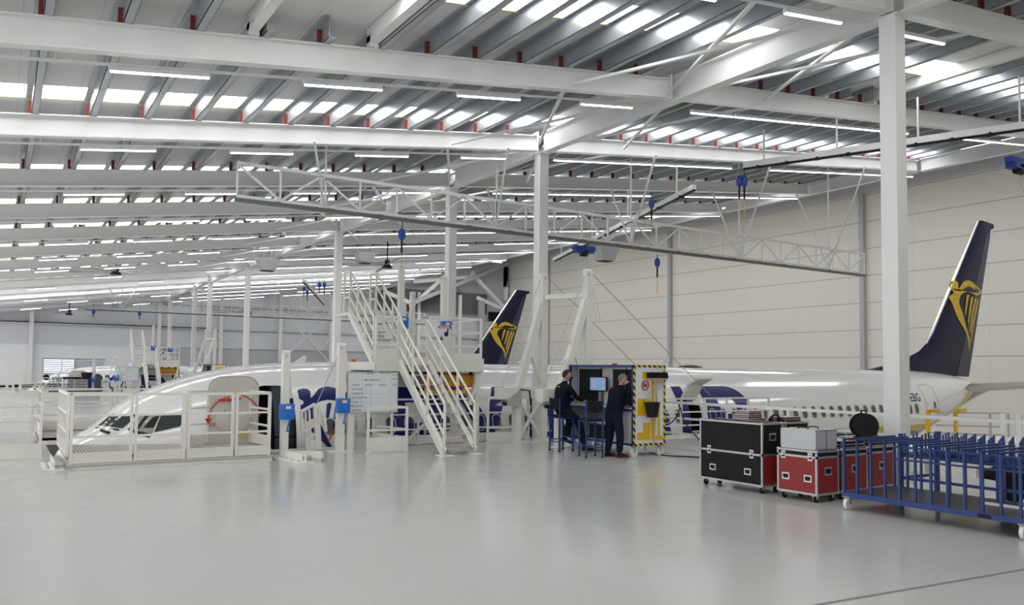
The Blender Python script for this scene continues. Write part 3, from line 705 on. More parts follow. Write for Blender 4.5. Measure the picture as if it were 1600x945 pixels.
pxpoly([(228, 647), (234, 647), (216, 671), (211, 670)], 'window_frame', black, w2, .02)
pxpoly([(198, 669), (237, 678), (233, 684), (205, 675)], 'window_frame', black, w2, .02)
pxpoly([(238, 652), (250, 648), (240, 668), (224, 668)], 'window_frame', black, w2, .02)
wp = [hit(150, 668, .03), hit(166, 672, .03)]
link('wiper', MB(AO).bar(wp[0], hit(185, 671, .04), .03).bar(hit(158, 672, .03), hit(170, 676, .04), .05), black, plane)
# lettering along the side: built as filled outlines in (X, z)
LZ0, LZ1 = -.72, 1.38
def letter(polys, x0, wdt):
    out = []
    for P in polys: out.append([(x0+p[0]*wdt, LZ0+p[1]*(LZ1-LZ0)) for p in P])
    return out
def arcpts(cx, cy, rx, ry, a0, a1, n=10): return [(cx+rx*math.cos(a0+(a1-a0)*k/n), cy+ry*math.sin(a0+(a1-a0)*k/n)) for k in range(n+1)]
LR = [[(.12, 1)]+[(.55, 1)]+arcpts(.60, .70, .38, .30, PI/2, -PI/2, 12)+[(.66, .36), (1.0, 0), (.68, 0), (.42, .37), (.40, .37), (.34, 0), (.04, 0), (.04, 0)], [(.39, .80)]+[(.39, .80), (.55, .80)]+arcpts(.56, .69, .12, .11, PI/2, -PI/2, 8)+[(.36, .58)]]
LR = [[(.0, 1), (.55, 1)]+arcpts(.58, .70, .40, .30, PI/2, -PI/2, 12)+[(.66, .38), (1.0, 0), (.66, 0), (.44, .37), (.36, .37), (.36, 0), (.06, 0)], [(.30, .82), (.52, .82)]+arcpts(.54, .70, .15, .12, PI/2, -PI/2, 8)+[(.35, .58)]]
LY = [[(0, 1), (.30, 1), (.52, .62), (.78, 1), (1.05, 1), (.66, .42), (.66, 0), (.36, 0), (.36, .42)]]
LA = [[(.38, 1), (.68, 1), (1.06, 0), (.76, 0), (.68, .22), (.34, .22), (.26, 0), (-.04, 0)], [(.41, .42), (.61, .42), (.51, .72)]]
LN = [[(.04, 1), (.32, 1), (.70, .45), (.70, 1), (.98, 1), (.98, 0), (.70, 0), (.32, .55), (.32, 0), (.04, 0)]]
LI = [[(.1, 1), (.75, 1), (.75, 0), (.1, 0)]]
for g_, x0, wd in ((LR, 8.05, 1.6), (LY, 9.95, 1.62), (LA, 11.8, 1.75), (LN, 13.75, 1.7), (LA, 15.7, 1.8), (LI, 17.75, .65), (LR, 18.95, 2.15)):
    P = letter(g_, x0, wd)
    if g_ is LA: P = [P[0]]+P[1:]
    decal(P, 'blue_letter', blue_letters, off=.009)
HARP = [[(870, 250), (880, 230), (905, 222), (930, 228), (941, 248), (940, 285), (936, 303), (950, 292), (965, 270), (985, 238), (1010, 225), (1040, 223), (1070, 238), (1110, 270), (1150, 303), (1170, 318), (1158, 345), (1140, 360), (1120, 365), (1090, 350), (1060, 338), (1020, 328), (985, 335), (960, 360), (945, 400), (945, 440), (955, 470), (975, 515), (990, 570), (1010, 640), (1035, 710), (1052, 760), (1056, 830), (1055, 895), (1045, 850), (1038, 785), (1018, 720), (985, 660), (945, 600), (915, 540), (895, 480), (876, 415), (862, 390), (864, 368), (890, 350), (900, 335), (895, 318), (878, 303), (871, 280)],
        [(1015, 365), (1030, 353), (1041, 362), (1022, 460), (1006, 545), (998, 540), (1006, 450)], [(1058, 382), (1072, 370), (1082, 382), (1060, 500), (1038, 622), (1028, 615), (1042, 490)],
        [(1098, 396), (1110, 385), (1118, 396), (1088, 530), (1062, 708), (1051, 700), (1066, 540)], [(1126, 402), (1138, 391), (1142, 405), (1108, 570), (1066, 806), (1058, 800), (1082, 620)]]
FY = YC-.16
def hp3(a, b, Y=FY): p = ony(1340+a/5.908, 400+b/5.908, Y); return (p.x, p.z)
H2 = [[hp3(*p) for p in P] for P in HARP]
hx0 = min(p[0] for p in H2[0]); hz1 = max(p[1] for p in H2[0])
# fuselage emblem
for P in H2:
    decal([[(5.80+(p[0]-hx0)*.50, 1.40+(p[1]-hz1)*.56) for p in P]], 'blue_emblem', blue_letters, off=.009)
me = text_mesh('EBG', .46, 'LEFT', .004)
for v in me.vertices: v.co.x += 30.62; v.co.y += .76
conform(me, lambda X, z: V((X, ysurf(X, z, .01), z))); put(me, 'registration', blue_letters, plane, AO)
decal([rrect(31.75, -.62, 32.85, 1.42, .25, 6), rrect(31.78, -.59, 32.82, 1.39, .23, 6)], 'rear_door_outline', girt_grey)
decal([rrect(32.45, .45, 32.62, .72, .07)], 'rear_door_window', window_pane)
# fin
FINL = [(30.2, 2.0), (32.2, 2.35), (33.6, 2.72), (34.4, 3.0), (34.9, 3.35), (39.25, 9.25)]
fin_out = [(30.0, 1.98), (31.6, 2.2), (33.0, 2.5), (34.1, 2.85), (34.75, 3.25), (35.2, 3.75), (39.3, 9.2), (39.45, 9.28), (40.75, 9.22), (40.8, 9.05), (40.42, 8.9), (38.2, 1.75), (33, 1.85), (30.0, 1.9)]
def thick(x, z):
    le = 30 if z < 2 else next((a[0]+(b[0]-a[0])*(z-a[1])/(b[1]-a[1]) for a, b in zip(fin_out[:7], fin_out[1:8]) if a[1] <= z <= b[1]), 39.4)
    te = 38.2+(z-1.75)*.331
    t = max(0, min(1, (x-le)/max(.1, te-le))); mx = .30-.025*(z-2)
    return mx*(2.2*math.sqrt(t)*(1-t)+.04)*.55
def fin_solid(name, P, mm, extra=0.0):
    me = fill_poly([P]); bm = bmesh.new(); bm.from_mesh(me)
    for ax, st in ((0, .25), (1, .5)):
        vals = [v.co[ax] for v in bm.verts]; z = math.floor(min(vals)/st)*st
        while z < max(vals):
            z += st; co = [0, 0, 0]; co[ax] = z; no = [0, 0, 0]; no[ax] = 1
            bmesh.ops.bisect_plane(bm, geom=bm.verts[:]+bm.edges[:]+bm.faces[:], plane_co=co, plane_no=no)
    vs = [(v.co.x, v.co.y) for v in bm.verts]; fcs = [[v.index for v in f.verts] for f in bm.faces]
    edges = [e for e in bm.edges if len(e.link_faces) == 1]; ed = [(e.verts[0].index, e.verts[1].index) for e in edges]; bm.free()
    m = MB(AO); n = len(vs)
    m.add([(x, YC-thick(x, z)-extra, z) for x, z in vs]+[(x, YC+thick(x, z)+extra, z) for x, z in vs], [tuple(f)[::-1] for f in fcs]+[tuple(n+i for i in f) for f in fcs]+[(a, b, n+b, n+a) for a, b in ed])
    return link(name, m, mm, plane, smooth=True)
fin_solid('tail_fin', fin_out, navy)
fin_solid('rudder', [(37.05, 1.8), (38.2, 1.78), (40.40, 8.7), (40.0, 8.7)], rudder_sheen_navy, .012)
link('fin_leading_edge', MB(AO).tube([(34.7, YC, 3.2), (35.15, YC, 3.72), (39.28, YC, 9.2)], .07, 8, rads=[.03, .075, .06]), bare_metal, plane)
fh = []
for P in H2:
    me = fill_poly([P])
    bm = bmesh.new(); bm.from_mesh(me)
    z = 3.0
    while z < 8.6:
        z += .3; bmesh.ops.bisect_plane(bm, geom=bm.verts[:]+bm.edges[:]+bm.faces[:], plane_co=(0, z, 0), plane_no=(0, 1, 0))
    for v in bm.verts: v.co = V((v.co.x, YC-thick(v.co.x, v.co.y)-.022, v.co.y))
    bm.to_mesh(me); bm.free(); put(me, 'yellow_emblem', yellow_logo, plane, AO)
# tail planes and wings
def wing(name, r0, r1, t0, t1, th, mm, y_sign, zr, zt):
    """root leading/trailing X, tip leading/trailing X"""
    m = MB(AO); ys = (1.0 if name == 'tailplane' else 1.6, t0[1]); n = 8
    secs = []
    for (le, te, yy_, z) in ((r0, r1, ys[0], zr), (t0[0], t1, ys[1], zt)):
        ring = []
        for k in range(n+1): t = k/n; x = le+(te-le)*t; ring.append((x, YC+y_sign*yy_, z+(te-le)*th*math.sqrt(t)*(1-t)*1.6))
        for k in range(n-1, 0, -1): t = k/n; x = le+(te-le)*t; ring.append((x, YC+y_sign*yy_, z-(te-le)*th*math.sqrt(t)*(1-t)*1.1))
        secs.append(ring)
    N = len(secs[0]); m.add(secs[0]+secs[1], [(k, (k+1) % N, N+(k+1) % N, N+k) for k in range(N)]+[tuple(range(N))[::-1], tuple(range(N, 2*N))])
    return link(name, m, mm, plane, smooth=True)
for s in (-1, 1):
    wing('tailplane', 35.9, 39.2, (39.3, 7.1), 40.6, .11, bare_metal if s < 0 else bare_metal, s, 1.25, 1.75)
    wing('wing', 13.3, 20.6, (22.6, 17.3), 24.3, .12, dull_metal, s, -1.75, -.5)
    w = MB(AO).prism([(22.9, YC+s*17.3, -.5), (24.4, YC+s*17.3, -.5), (25.6, YC+s*17.9, 1.9), (25.0, YC+s*17.9, 1.9)], (0, .06, 0)); link('winglet', w, fus_paint, plane)
link('blade_antenna', MB(AO).prism([(18.6, YC-.01, 1.98), (19.05, YC-.01, 1.98), (19.12, YC-.01, 2.38), (19.02, YC-.01, 2.42)], (0, .03, 0)), white_steel, plane)
link('blade_antenna', MB(AO).prism([(6.15, YC-.01, 1.94), (6.5, YC-.01, 1.96), (6.55, YC-.01, 2.14), (6.48, YC-.01, 2.15)], (0, .03, 0)), white_steel, plane)
link('beacon', MB(AO).cyl((16.7, YC, 2.03), (0, 0, 1), .09, .12, 10), red_paint, plane)
link('beacon', MB(AO).cyl((7.8, YC, 2.03), (0, 0, 1), .07, .1, 10), orange, plane)
link('antenna_dome', MB(AO).sphere((20.1, YC, 1.98), .6, 16, 8, (1, .35, .17)), navy, plane, smooth=True)
plane2 = copy_tree(plane, (0, BAY, -.15), 'distant white airliner at far left with open door and second blue tail fin')

# ------------------------------------------------------------------ guard rails and docks
def guardrail(name, lab, pts, cat='railing', h=1.1, step=1.6, toe=.14, grp=None, mids=2, w=.045, z0=0.0, mm=None, zs=None):
    pts = [V((p[0], p[1], z0 if len(p) < 3 else p[2])) for p in pts]
    t = thing(name, lab, cat, pts[0], grp); O = pts[0]; mm = mm or cream_steel
    m = MB(O)
    for a, b in zip(pts, pts[1:]): m.bar(a+V((0, 0, h)), b+V((0, 0, h)), w)
    link('top_rail', m, mm, t)
    for k in range(mids):
        m = MB(O); zz = h*(k+1)/(mids+1)
        for a, b in zip(pts, pts[1:]): m.bar(a+V((0, 0, zz)), b+V((0, 0, zz)), w*.85)
        link('mid_rail', m, mm, t)
    seen = []
    for a, b in zip(pts, pts[1:]):
        n = max(1, round((b-a).length/step))
        for k in range(n+1):
            p = a+(b-a)*k/n
            if any((p-q).length < .05 for q in seen): continue
            seen.append(p); link('post', MB(O).bar(p, p+V((0, 0, h)), w*1.1).box(p-V((.05, .05, 0)), p+V((.05, .05, .012))), mm, t)
    if toe:
        m = MB(O)
        for a, b in zip(pts, pts[1:]): m.bar(a+V((0, 0, toe/2+.01)), b+V((0, 0, toe/2+.01)), .012, toe)
        link('toe_board', m, mm, t)
    return t
bay2 = []      # things repeated at the second aircraft: (thing, label)
def both(t, lab2): bay2.append((t, lab2)); return t

# nose platform at the near side of the aircraft
def winch(par, O, p, d=-1, lev=1):
    """blue hand winch box on a mast, facing the camera side"""
    p = V(p)
    m = MB(O).box(p+V((-.15, d*.0, -.16)), p+V((.15, d*.13, .16))); w = link('winch_box', m, winch_blue, par, bevel=.015)
    link('winch_label', MB(O).box(p+V((-.04, d*.131, .06)), p+V((.07, d*.136, .12))), white_panel, w)
    link('red_mark', MB(O).tube([p+V((-.12+.02*k, d*.135, .02+.04*k-.004*k*k)) for k in range(5)], .010, 5), red_paint, w)
    for sx in (-1, 1):
        for sz in (-1, 1): pass
    link('winch_axle', MB(O).cyl(p+V((.04, d*.16, -.06)), (0, 1, 0), .05, .07, 12), winch_blue, w)
    if lev: link('winch_handle', MB(O).bar(p+V((.04, d*.20, -.06)), p+V((-.03, d*.20, -.38)), .045, .02).cyl(p+V((-.03, d*.25, -.38)), (0, 1, 0), .022, .1, 8), winch_blue, w)
    return w
X0, X1, YA, YB, YF = 1.06, 4.72, 16.35, 17.75, 16.35
npf = thing('nose_platform', 'low white railed platform around the nearest aircraft nose, far left', 'platform', (X0, YA, 0), 'nose platforms'); O = (X0, YA, 0)
link('edge_beam', MB(O).box((X0, YA-.02, -.05), (X1, YA+.06, .06)).box((X0, YA-.06, -.05), (X1, YA-.02, -.035)).box((X0, YA-.06, .045), (X1, YA-.02, .06)), cream_steel, npf)
link('deck', MB(O).add([(X0, YA+.06, .20), (X1, YA+.06, .20), (X1, 17.9, .20), (3.4, 18.1, .20), (2.0, 18.5, .20), (X0, 19.0, .20),
                        (X0, YA+.06, .15), (X1, YA+.06, .15), (X1, 17.9, .15), (3.4, 18.1, .15), (2.0, 18.5, .15), (X0, 19.0, .15)],
                       [(0, 1, 2, 3, 4, 5), (11, 10, 9, 8, 7, 6)]+[(i, 6+i, 6+(i+1) % 6, (i+1) % 6) for i in range(6)]), grating, npf)
def panel(par, a, b, h, nm='gate_panel', mids=2, kick=.22, z=.17, O=O, mm=cream_steel, w=.05):
    a = V((a[0], a[1], z)); b = V((b[0], b[1], z)); U = V((0, 0, 1)); m = MB(O); i = (b-a).normalized()*.02; a = a+i; b = b-i
    m.bar(a, a+U*h, w); m.bar(b, b+U*h, w); m.bar(a+U*h, b+U*h, w); m.bar(a+U*.03, b+U*.03, w*.8)
    for k in range(mids): m.bar(a+U*(h*(k+1.25)/(mids+1.25)), b+U*(h*(k+1.25)/(mids+1.25)), w*.8)
    g_ = link(nm, m, mm, par)
    if kick: link('kick_plate', MB(O).bar(a+U*(kick/2+.03), b+U*(kick/2+.03), .012, kick), mm, g_)
    return g_
for a, b in ((1.1, 2.12), (2.16, 3.05), (3.09, 3.95), (3.99, 4.68)): panel(npf, (a, YA+.02), (b, YA+.02), 1.25, z=.065, kick=.17)
panel(npf, (X0, YA+.02), (X0, 19.0), 1.12, mids=2, z=.2)
m = MB(O)
for k in range(9): y = YA+.15+k*.26; m.bar((X0-.01, y, .2), (X0-.01, y, 1.3), .018)
link('infill_bars', m, cream_steel, npf)
# raised inner pen by the door
for a, b in (((3.15, 17.2), (3.75, 17.72)), ((3.75, 17.72), (4.6, 17.72)), ((4.6, 17.72), (4.68, YA+.1)), ((3.15, 17.2), (3.15, 16.75))): panel(npf, a, b, 1.10, 'inner_gate', kick=.2, z=.22)
# hinge bracket on the floor at left and right
def bracket(P, lab):
    t = thing('hinge_bracket', lab, 'bracket', P, 'platform hinge brackets'); m = MB()
    m.box((-.16, -.65, 0), (.16, .65, .02)); m.box((-.01, -.6, .02), (.01, .6, .16)); link('angle_plate', m, cream_steel, t)
    for y in (-.45, -.15, .15, .45): link('bolt', MB().cyl((-.09, y, .035), (0, 0, 1), .03, .035, 6), dull_metal, t)
    link('pin', MB().cyl((.06, -.5, .09), (1, 0, 0), .045, .16, 12), dull_metal, t); return t
both(bracket((.86, 16.75, 0), 'white bolted hinge bracket on the floor at the left end of the nose platform'), 'far away bolted hinge bracket left of the far nose platform')
b2 = bracket((4.98, 15.75, 0), 'white bolted hinge bracket on the floor right of the nose platform'); b2.rotation_euler = (0, 0, .1)
both(npf, 'distant low white railed platform around the far aircraft nose')
# far side platform of the nose
fnp = thing('nose_platform', 'white grating platform on the far side of the nearest aircraft nose', 'platform', (.8, 21.9, 0), 'nose platforms'); O2 = (.8, 21.9, 0)
link('deck', MB(O2).box((.8, 21.3, .1), (4.9, 23.5, .16)), grating, fnp)
link('toe_board', MB(O2).box((.8, 23.5, .1), (4.9, 23.53, .42)).box((.8, 21.3, .0), (4.9, 21.34, .16)), cream_steel, fnp)
panel(fnp, (.85, 23.45), (2.5, 23.45), 1.05, 'gate_panel', O=O2); panel(fnp, (2.55, 23.45), (4.8, 23.45), 1.05, 'gate_panel', O=O2)
panel(fnp, (.85, 21.4), (.85, 23.4), 1.05, 'gate_panel', O=O2)
guardrail('guard_rail', 'white guard rail at the left edge of the picture in front of the nose slot', [(-3, 18.3), (.72, 18.3)], step=1.9, toe=.25, mids=3)
guardrail('guard_rail', 'white guard rail on the floor beyond the nose slot, far left', [(-3, 24.4), (.75, 24.4), (5, 24.4)], step=2.2, toe=0, mids=2)
guardrail('guard_rail', 'very distant pale guard rail at far left in front of the block wall', [(-4, 52), (3.0, 52)], step=2.2, toe=.2, mids=3)
guardrail('guard_rail', 'very distant pale rail standing at the far left nose slot', [(-4, 59), (.7, 59)], step=1.6, toe=.2, mids=3)
bb = MB((1, 74, 0)).box((-3, 74, .0), (.4, 74.5, .25)).box((.6, 74, .0), (2.9, 74.5, .25)).box((3.1, 74, 0), (3.6, 74.5, .25))
o = link('low_plinth', bb, black_panel); o.location = (1, 74, 0); tag(o, 'low black plinth on the floor before the distant block wall', 'plinth')

def mast(X, Y, z0, z1, lab, w=.14, winch_z=None, strut=None, lab2=None, lev=1):
    t = thing('winch_mast', lab, 'mast', (X, Y, z0), 'winch masts'); O = (X, Y, z0)
    link('shaft', MB(O).bar((X, Y, z0), (X, Y, z1-.12), w, w, (0, 1, 0)), cream_steel, t, bevel=.008)
    link('base_plate', MB(O).box((X-w*1.5, Y-w*1.3, z0), (X+w*1.5, Y+w*1.3, z0+.02)), cream_steel, t)
    link('pulley_head', MB(O).box((X-w*.5, Y-.05, z1-.14), (X-w*.25, Y+.05, z1)).box((X+w*.25, Y-.05, z1-.14), (X+w*.5, Y+.05, z1)).cyl((X, Y, z1-.03), (1, 0, 0), .06, w, 10), white_steel, t)
    if winch_z: winch(t, O, (X, Y-w/2, winch_z), lev=lev)
    if strut: link('strut', MB(O).bar((X+strut[0], Y+strut[1], z0+.02), (X, Y, strut[2]), w*.8), cream_steel, t)
    if lab2: both(t, lab2)
    return t
mA = mast(5.02, 16.55, 0, 2.18, 'slim white mast with blue winch beside the open aircraft door', .15, .93, None, 'distant slim mast with blue winch at the far aircraft door')
link('link_plate', MB((5.02, 16.55, 0)).bar((5.10, 16.5, .05), (5.45, 15.4, .12), .06, .14), cream_steel, mA)
link('lifting_arm', MB((5.02, 16.55, 0)).bar((5.06, 16.55, 2.0), (5.15, 16.6, 1.2), .06), cream_steel, mA)
mB = mast(6.38, 16.95, 0, 2.38, 'slim white mast with blue winch left of the whiteboard', .17, 1.02, None, 'distant slim mast with blue winch by the far whiteboard')
link('lifting_arm', MB((6.38, 16.95, 0)).bar((6.40, 16.9, 2.3), (6.58, 16.9, 1.35), .08).bar((6.58, 16.9, 0), (6.58, 16.9, 1.45), .11), cream_steel, mB)
link('tie_rod', MB((6.38, 16.95, 0)).tube([(6.36, 16.9, 2.3), (5.9, 17.3, .9)], .01, 5), girt_grey, mB)
# folded flap gate left of it
fg = thing('folding_gate', 'tilted white folding gate between the open door and the whiteboard', 'gate', (5.85, 17.2, 0), 'folding gates'); O = (5.85, 17.2, 0)
def q(px, py, Y=17.2): return ony(px, py, Y)
m = MB(O)
for a, b, w_ in (((471, 643), (492, 631), .06), ((471, 643), (472, 675), .06), ((492, 631), (496, 702), .08), ((472, 675), (494, 663), .05), ((476, 688), (494, 676), .05), ((494, 631), (507, 652), .06), ((507, 652), (509, 674), .06), ((477, 643), (479, 698), .04), ((483, 640), (486, 698), .04), ((498, 640), (500, 701), .05)): m.bar(q(*a), q(*b), w_)
link('gate_frame', m, cream_steel, fg)
link('gate_plate', MB(O).prism([q(474, 662), q(493, 652), q(494, 664), q(475, 674)], (0, .03, 0)).prism([q(477, 690), q(500, 684), q(502, 703), q(478, 704)], (0, .03, 0)), cream_steel, fg)
link('red_flag', MB(O).box(q(481, 655), q(485, 646)+V((0, .02, 0))).bar(q(513, 690), q(523, 669), .03), red_paint, fg)
both(fg, 'distant tilted folding gate by the far aircraft door')
# kick rail along the slot and whiteboard
wb = thing('whiteboard', 'large framed whiteboard with a printed table, on rails by the stairs', 'whiteboard', (6.75, 16.9, 0), 'whiteboards'); O = (6.75, 16.9, 0)
p0 = ony(541.5, 646, 16.85); p1 = ony(622, 581, 16.85); bx0, bz0, bx1, bz1 = p0.x, p0.z, p1.x, p1.z; by = 16.85
link('frame', MB(O).box((bx0, by-.02, bz0), (bx1, by, bz0+.02)).box((bx0, by-.02, bz1-.02), (bx1, by, bz1)).box((bx0, by-.02, bz0), (bx0+.02, by, bz1)).box((bx1-.02, by-.02, bz0), (bx1, by, bz1)), dull_metal, wb)
link('panel', MB(O).box((bx0+.01, by-.01, bz0+.01), (bx1-.01, by, bz1-.01)), white_panel, wb)
m = MB(O); W = bx1-bx0; H = bz1-bz0
for k in (0, .12, .22, .33, .43, .535, .64, .74, .84, .94): m.box((bx0, by-.012, bz0+H*(.04+.46*k)), (bx0+W*(.28 if k not in (0, .94) else 1), by-.0105, bz0+H*(.04+.46*k)+.005))
for k in (.28, .46, .84): m.box((bx0+W*k, by-.012, bz0), (bx0+W*k+.005, by-.0105, bz1))
for k in (.12, .22, .33, .43): m.box((bx0+W*.28, by-.0118, bz0+H*k*1.1), (bx1, by-.0105, bz0+H*k*1.1+.003))
link('printed_grid', m, grid_ink, wb)
for s_, fx_, fz_ in (('AIRCRAFT', .36, .945), ('A/C CHECK', .64, .945), ('DATE IN', .88, .90), ('DATE START', .87, .81), ('FIRST SUPERVISOR', .32, .78), ('SYSTEM', .10, .66), ('STATUS', .35, .66), ('REMARK', .62, .66), ('DATE', .89, .66), ('ELECTRICAL', .08, .56), ('HYDRAULICS', .08, .46), ('FLIGHT CONTROL', .06, .36), ('FUEL', .13, .255), ('PNEUMATICS', .08, .155), ('AVIONICS', .09, .055)):
    text_part(s_, .048, (bx0+W*fx_-O[0], by-.013-O[1], bz0+H*fz_-O[2]), (1, 0, 0), (0, 0, 1), ink, wb, 'printed_text')
for xx in (bx0+.15, bx1-.12): link('support', MB(O).bar((xx, by+.03, 0), (xx, by+.03, bz1-.1), .05), cream_steel, wb)
both(wb, 'distant whiteboard by the far stairs')
pen = guardrail('door_pen', 'white railed pen with solid kick plate under the whiteboard', [(6.8, 16.35), (7.72, 16.35), (7.55, 17.6)], h=.98, step=1.4, toe=.32, mids=1)
both(pen, 'distant railed pen under the far whiteboard')
guardrail('guard_rail', 'white guard rail along the fuselage behind the stairs', [(7.0, 17.68), (10.3, 17.68), (11.9, 17.68)], step=2.2, toe=.22, mids=2)
sd = MB((5.0, 17.7, 0)).box((5.05, 17.66, .0), (7.6, 17.74, .03)); o = link('floor_edge_strip', sd, white_steel); o.location = (5, 17.7, 0); tag(o, 'white strip edging the floor below the open aircraft door', 'edge strip')

# ------------------------------------------------------------------ stairs and high platform
def flight(par, O, xl, xr, ya, za, yb, zb, n, rail=1.05, tail=0.0):
    for x, nm in ((xl, 'stringer'), (xr, 'stringer')):
        link(nm, MB(O).bar((x, ya, za), (x, yb, zb), .045, .24).bar((x-.03, ya, za+.10), (x-.03, yb, zb+.10), .06, .012), cream_steel, par)
    for k in range(n):
        t = (k+.6)/n; y = ya+(yb-ya)*t; z = za+(zb-za)*t
        link('tread', MB(O).box((xl+.02, y-.13, z-.02), (xr-.02, y+.13, z+.015)), grating, par)
    for x in (xl, xr):
        for h, nm in ((rail, 'handrail'), (rail*.68, 'mid_rail'), (rail*.36, 'mid_rail')):
            link(nm, MB(O).tube([(x, ya, za+h), (x, yb, zb+h)], .026, 8), cream_steel, par, smooth=True)
        for t in (0, .34, .67, 1): y = ya+(yb-ya)*t; z = za+(zb-za)*t; link('post', MB(O).bar((x, y, z), (x, y, z+rail), .045), cream_steel, par)
st = thing('access_stairs', 'tall white two flight stairs beside the nearest fuselage', 'stairs', (8.05, 15.15, 0), 'access stairs'); O = (8.05, 15.15, 0)
flight(st, O, 8.05, 8.80, 15.17, .05, 17.55, 2.0, 9)
link('foot_plate', MB(O).box((7.9, 15.0, 0), (8.2, 15.3, .015)), cream_steel, st); link('foot_plate', MB(O).box((8.65, 15.0, 0), (8.95, 15.3, .015)), cream_steel, st)
flight(st, O, 7.48, 8.2, 17.75, 2.0, 19.35, 3.28, 6)
link('top_landing', MB(O).box((7.45, 19.35, 3.2), (8.25, 20.3, 3.28)), cream_steel, st)
for x in (7.48, 8.2):
    m = MB(O)
    for h in (1.05, .72, .38): m.bar((x, 19.35, 3.28+h), (x, 19.75, 3.28+h), .045)
    m.bar((x, 19.75, 3.28), (x, 19.75, 4.33), .045); link('landing_rail', m, cream_steel, st)
both(st, 'distant white two flight stairs beside the far fuselage')
pf = thing('high_platform', 'white railed platform at roof height of the nearest fuselage', 'platform', (7.4, 17.55, 0), 'high platforms'); O = (7.4, 17.55, 0)
link('deck', MB(O).box((7.4, 17.5, 1.80), (10.35, 19.2, 2.0)), cream_steel, pf)
link('fascia', MB(O).box((7.38, 17.46, 1.78), (10.37, 17.5, 2.12)), cream_steel, pf)
m = MB(O)
for k in range(7): m.cyl((7.6+k*.42, 17.7, 1.74), (0, 0, 1), .05, .1, 8)
link('bumper_feet', m, rubber, pf)
panel(pf, (7.42, 17.52), (8.02, 17.52), 1.08, 'rail_panel', z=2.0, O=O, kick=.3)
panel(pf, (8.84, 17.52), (10.33, 17.52), 1.12, 'rail_panel', z=2.0, O=O, kick=.22)
panel(pf, (10.33, 17.54), (10.33, 19.2), 1.12, 'rail_panel', z=2.0, O=O, kick=.22)
panel(pf, (8.86, 19.2), (10.33, 19.2), 1.12, 'rail_panel', z=2.0, O=O, kick=.0)
for x in (7.5, 10.25):
    link('support_post', MB(O).bar((x, 17.62, 0), (x, 17.62, 1.8), .12), cream_steel, pf)
link('support_brace', MB(O).bar((10.25, 17.62, .9), (10.3, 19.0, 1.8), .09), cream_steel, pf)
link('support_brace', MB(O).bar((10.02, 17.6, .95), (10.33, 17.6, 1.78), .10), cream_steel, pf)
link('support_brace', MB(O).bar((8.3, 17.6, .1), (8.9, 17.6, .6), .06), cream_steel, pf)
for k, x in enumerate((8.62, 9.42)): pass
sg = thing('danger_sign', 'white sign with red danger band on the high platform rail', 'sign', (8.95, 17.44, 2.45), 'danger signs'); O3 = (8.95, 17.44, 2.45)
s0 = ony(683, 535, 17.45); s1 = ony(705, 509, 17.45)
link('board', MB(O3).box((s0.x, 17.44, s0.z), (s1.x, 17.452, s1.z)), white_panel, sg)
link('red_band', MB(O3).box((s0.x+.02, 17.434, s1.z-.075), (s1.x-.01, 17.44, s1.z-.01)), red_paint, sg)
text_part('DANGER', .07, V((s0.x+.04, 17.43, s1.z-.07))-V(O3), (1, 0, 0), (0, 0, 1), white_panel, sg, 'lettering', bold=.002)
m = MB(O3); mc = V(((s0.x+s1.x)/2+.05, 17.436, (s0.z+s1.z)/2)); m.cyl(mc, (0, 1, 0), .06, .008, 14); link('blue_pictogram', m, blue_letters, sg)
m = MB(O3); m.prism([V((s0.x+.06, 17.434, s0.z+.06)), V((s0.x+.16, 17.434, s0.z+.06)), V((s0.x+.11, 17.434, s0.z+.18))], (0, .004, 0)); m.box((s1.x-.12, 17.434, s0.z+.25), (s1.x-.08, 17.438, s0.z+.36)); link('black_pictogram', m, ink, sg)
both(sg, 'distant sign on the far high platform rail'); both(pf, 'distant white railed platform above the far fuselage')
# masts on the platform
mast(8.9, 19.35, 1.2, 4.62, 'tall white mast with blue winch on the high platform, left one', .15, 3.06, (.0, -.5, 3.0), 'distant mast with blue winch on the far high platform, left one', 0)
mast(9.9, 18.8, 1.2, 4.30, 'tall white mast with blue winch on the high platform, right one', .15, 2.95, None, 'distant mast with blue winch on the far high platform, right one')
mast(9.55, 20.0, 1.2, 3.95, 'short white mast between the two tall masts on the high platform', .13, None, (-.5, -.3, 3.5), None)
# yellow board under the platform
yb = thing('yellow_board', 'yellow board with red border under the high platform behind the stairs', 'board', (8.7, 17.9, .9), 'yellow boards'); O = (8.7, 17.9, .9)
A_, B_ = ony(661, 604, 17.8), ony(741, 584, 17.8)
link('panel', MB(O).box((A_.x, 17.8, A_.z), (B_.x, 17.83, B_.z)), mat('amber_panel', (.62, .33, .02), .45), yb)
m = MB(O)
for a, b in (((A_.x, A_.z), (B_.x, A_.z)), ((A_.x, B_.z), (B_.x, B_.z)), ((A_.x, A_.z), (A_.x, B_.z)), ((B_.x, A_.z), (B_.x, B_.z))): m.bar((a[0], 17.79, a[1]), (b[0], 17.79, b[1]), .03, .035)
link('red_border', m, red_paint, yb)
C_, D_ = ony(655, 616, 17.8), ony(741, 609, 17.8)
link('lower_strip', MB(O).box((C_.x, 17.8, C_.z), (D_.x, 17.83, D_.z)), yellow_paint, yb)
F_ = ony(748, 582, 17.8)
link('hazard_edge', MB(O).box((A_.x, 17.81, F_.z), (F_.x, 17.84, F_.z+.05)).box((F_.x-.06, 17.81, .7), (F_.x, 17.84, F_.z)), hazard, yb)
link('support', MB(O).bar((A_.x+.1, 17.85, 0), (A_.x+.1, 17.85, 1.7), .05).bar((F_.x-.03, 17.87, 0), (F_.x-.03, 17.87, 1.7), .05), cream_steel, yb)
both(yb, 'distant yellow board under the far high platform')
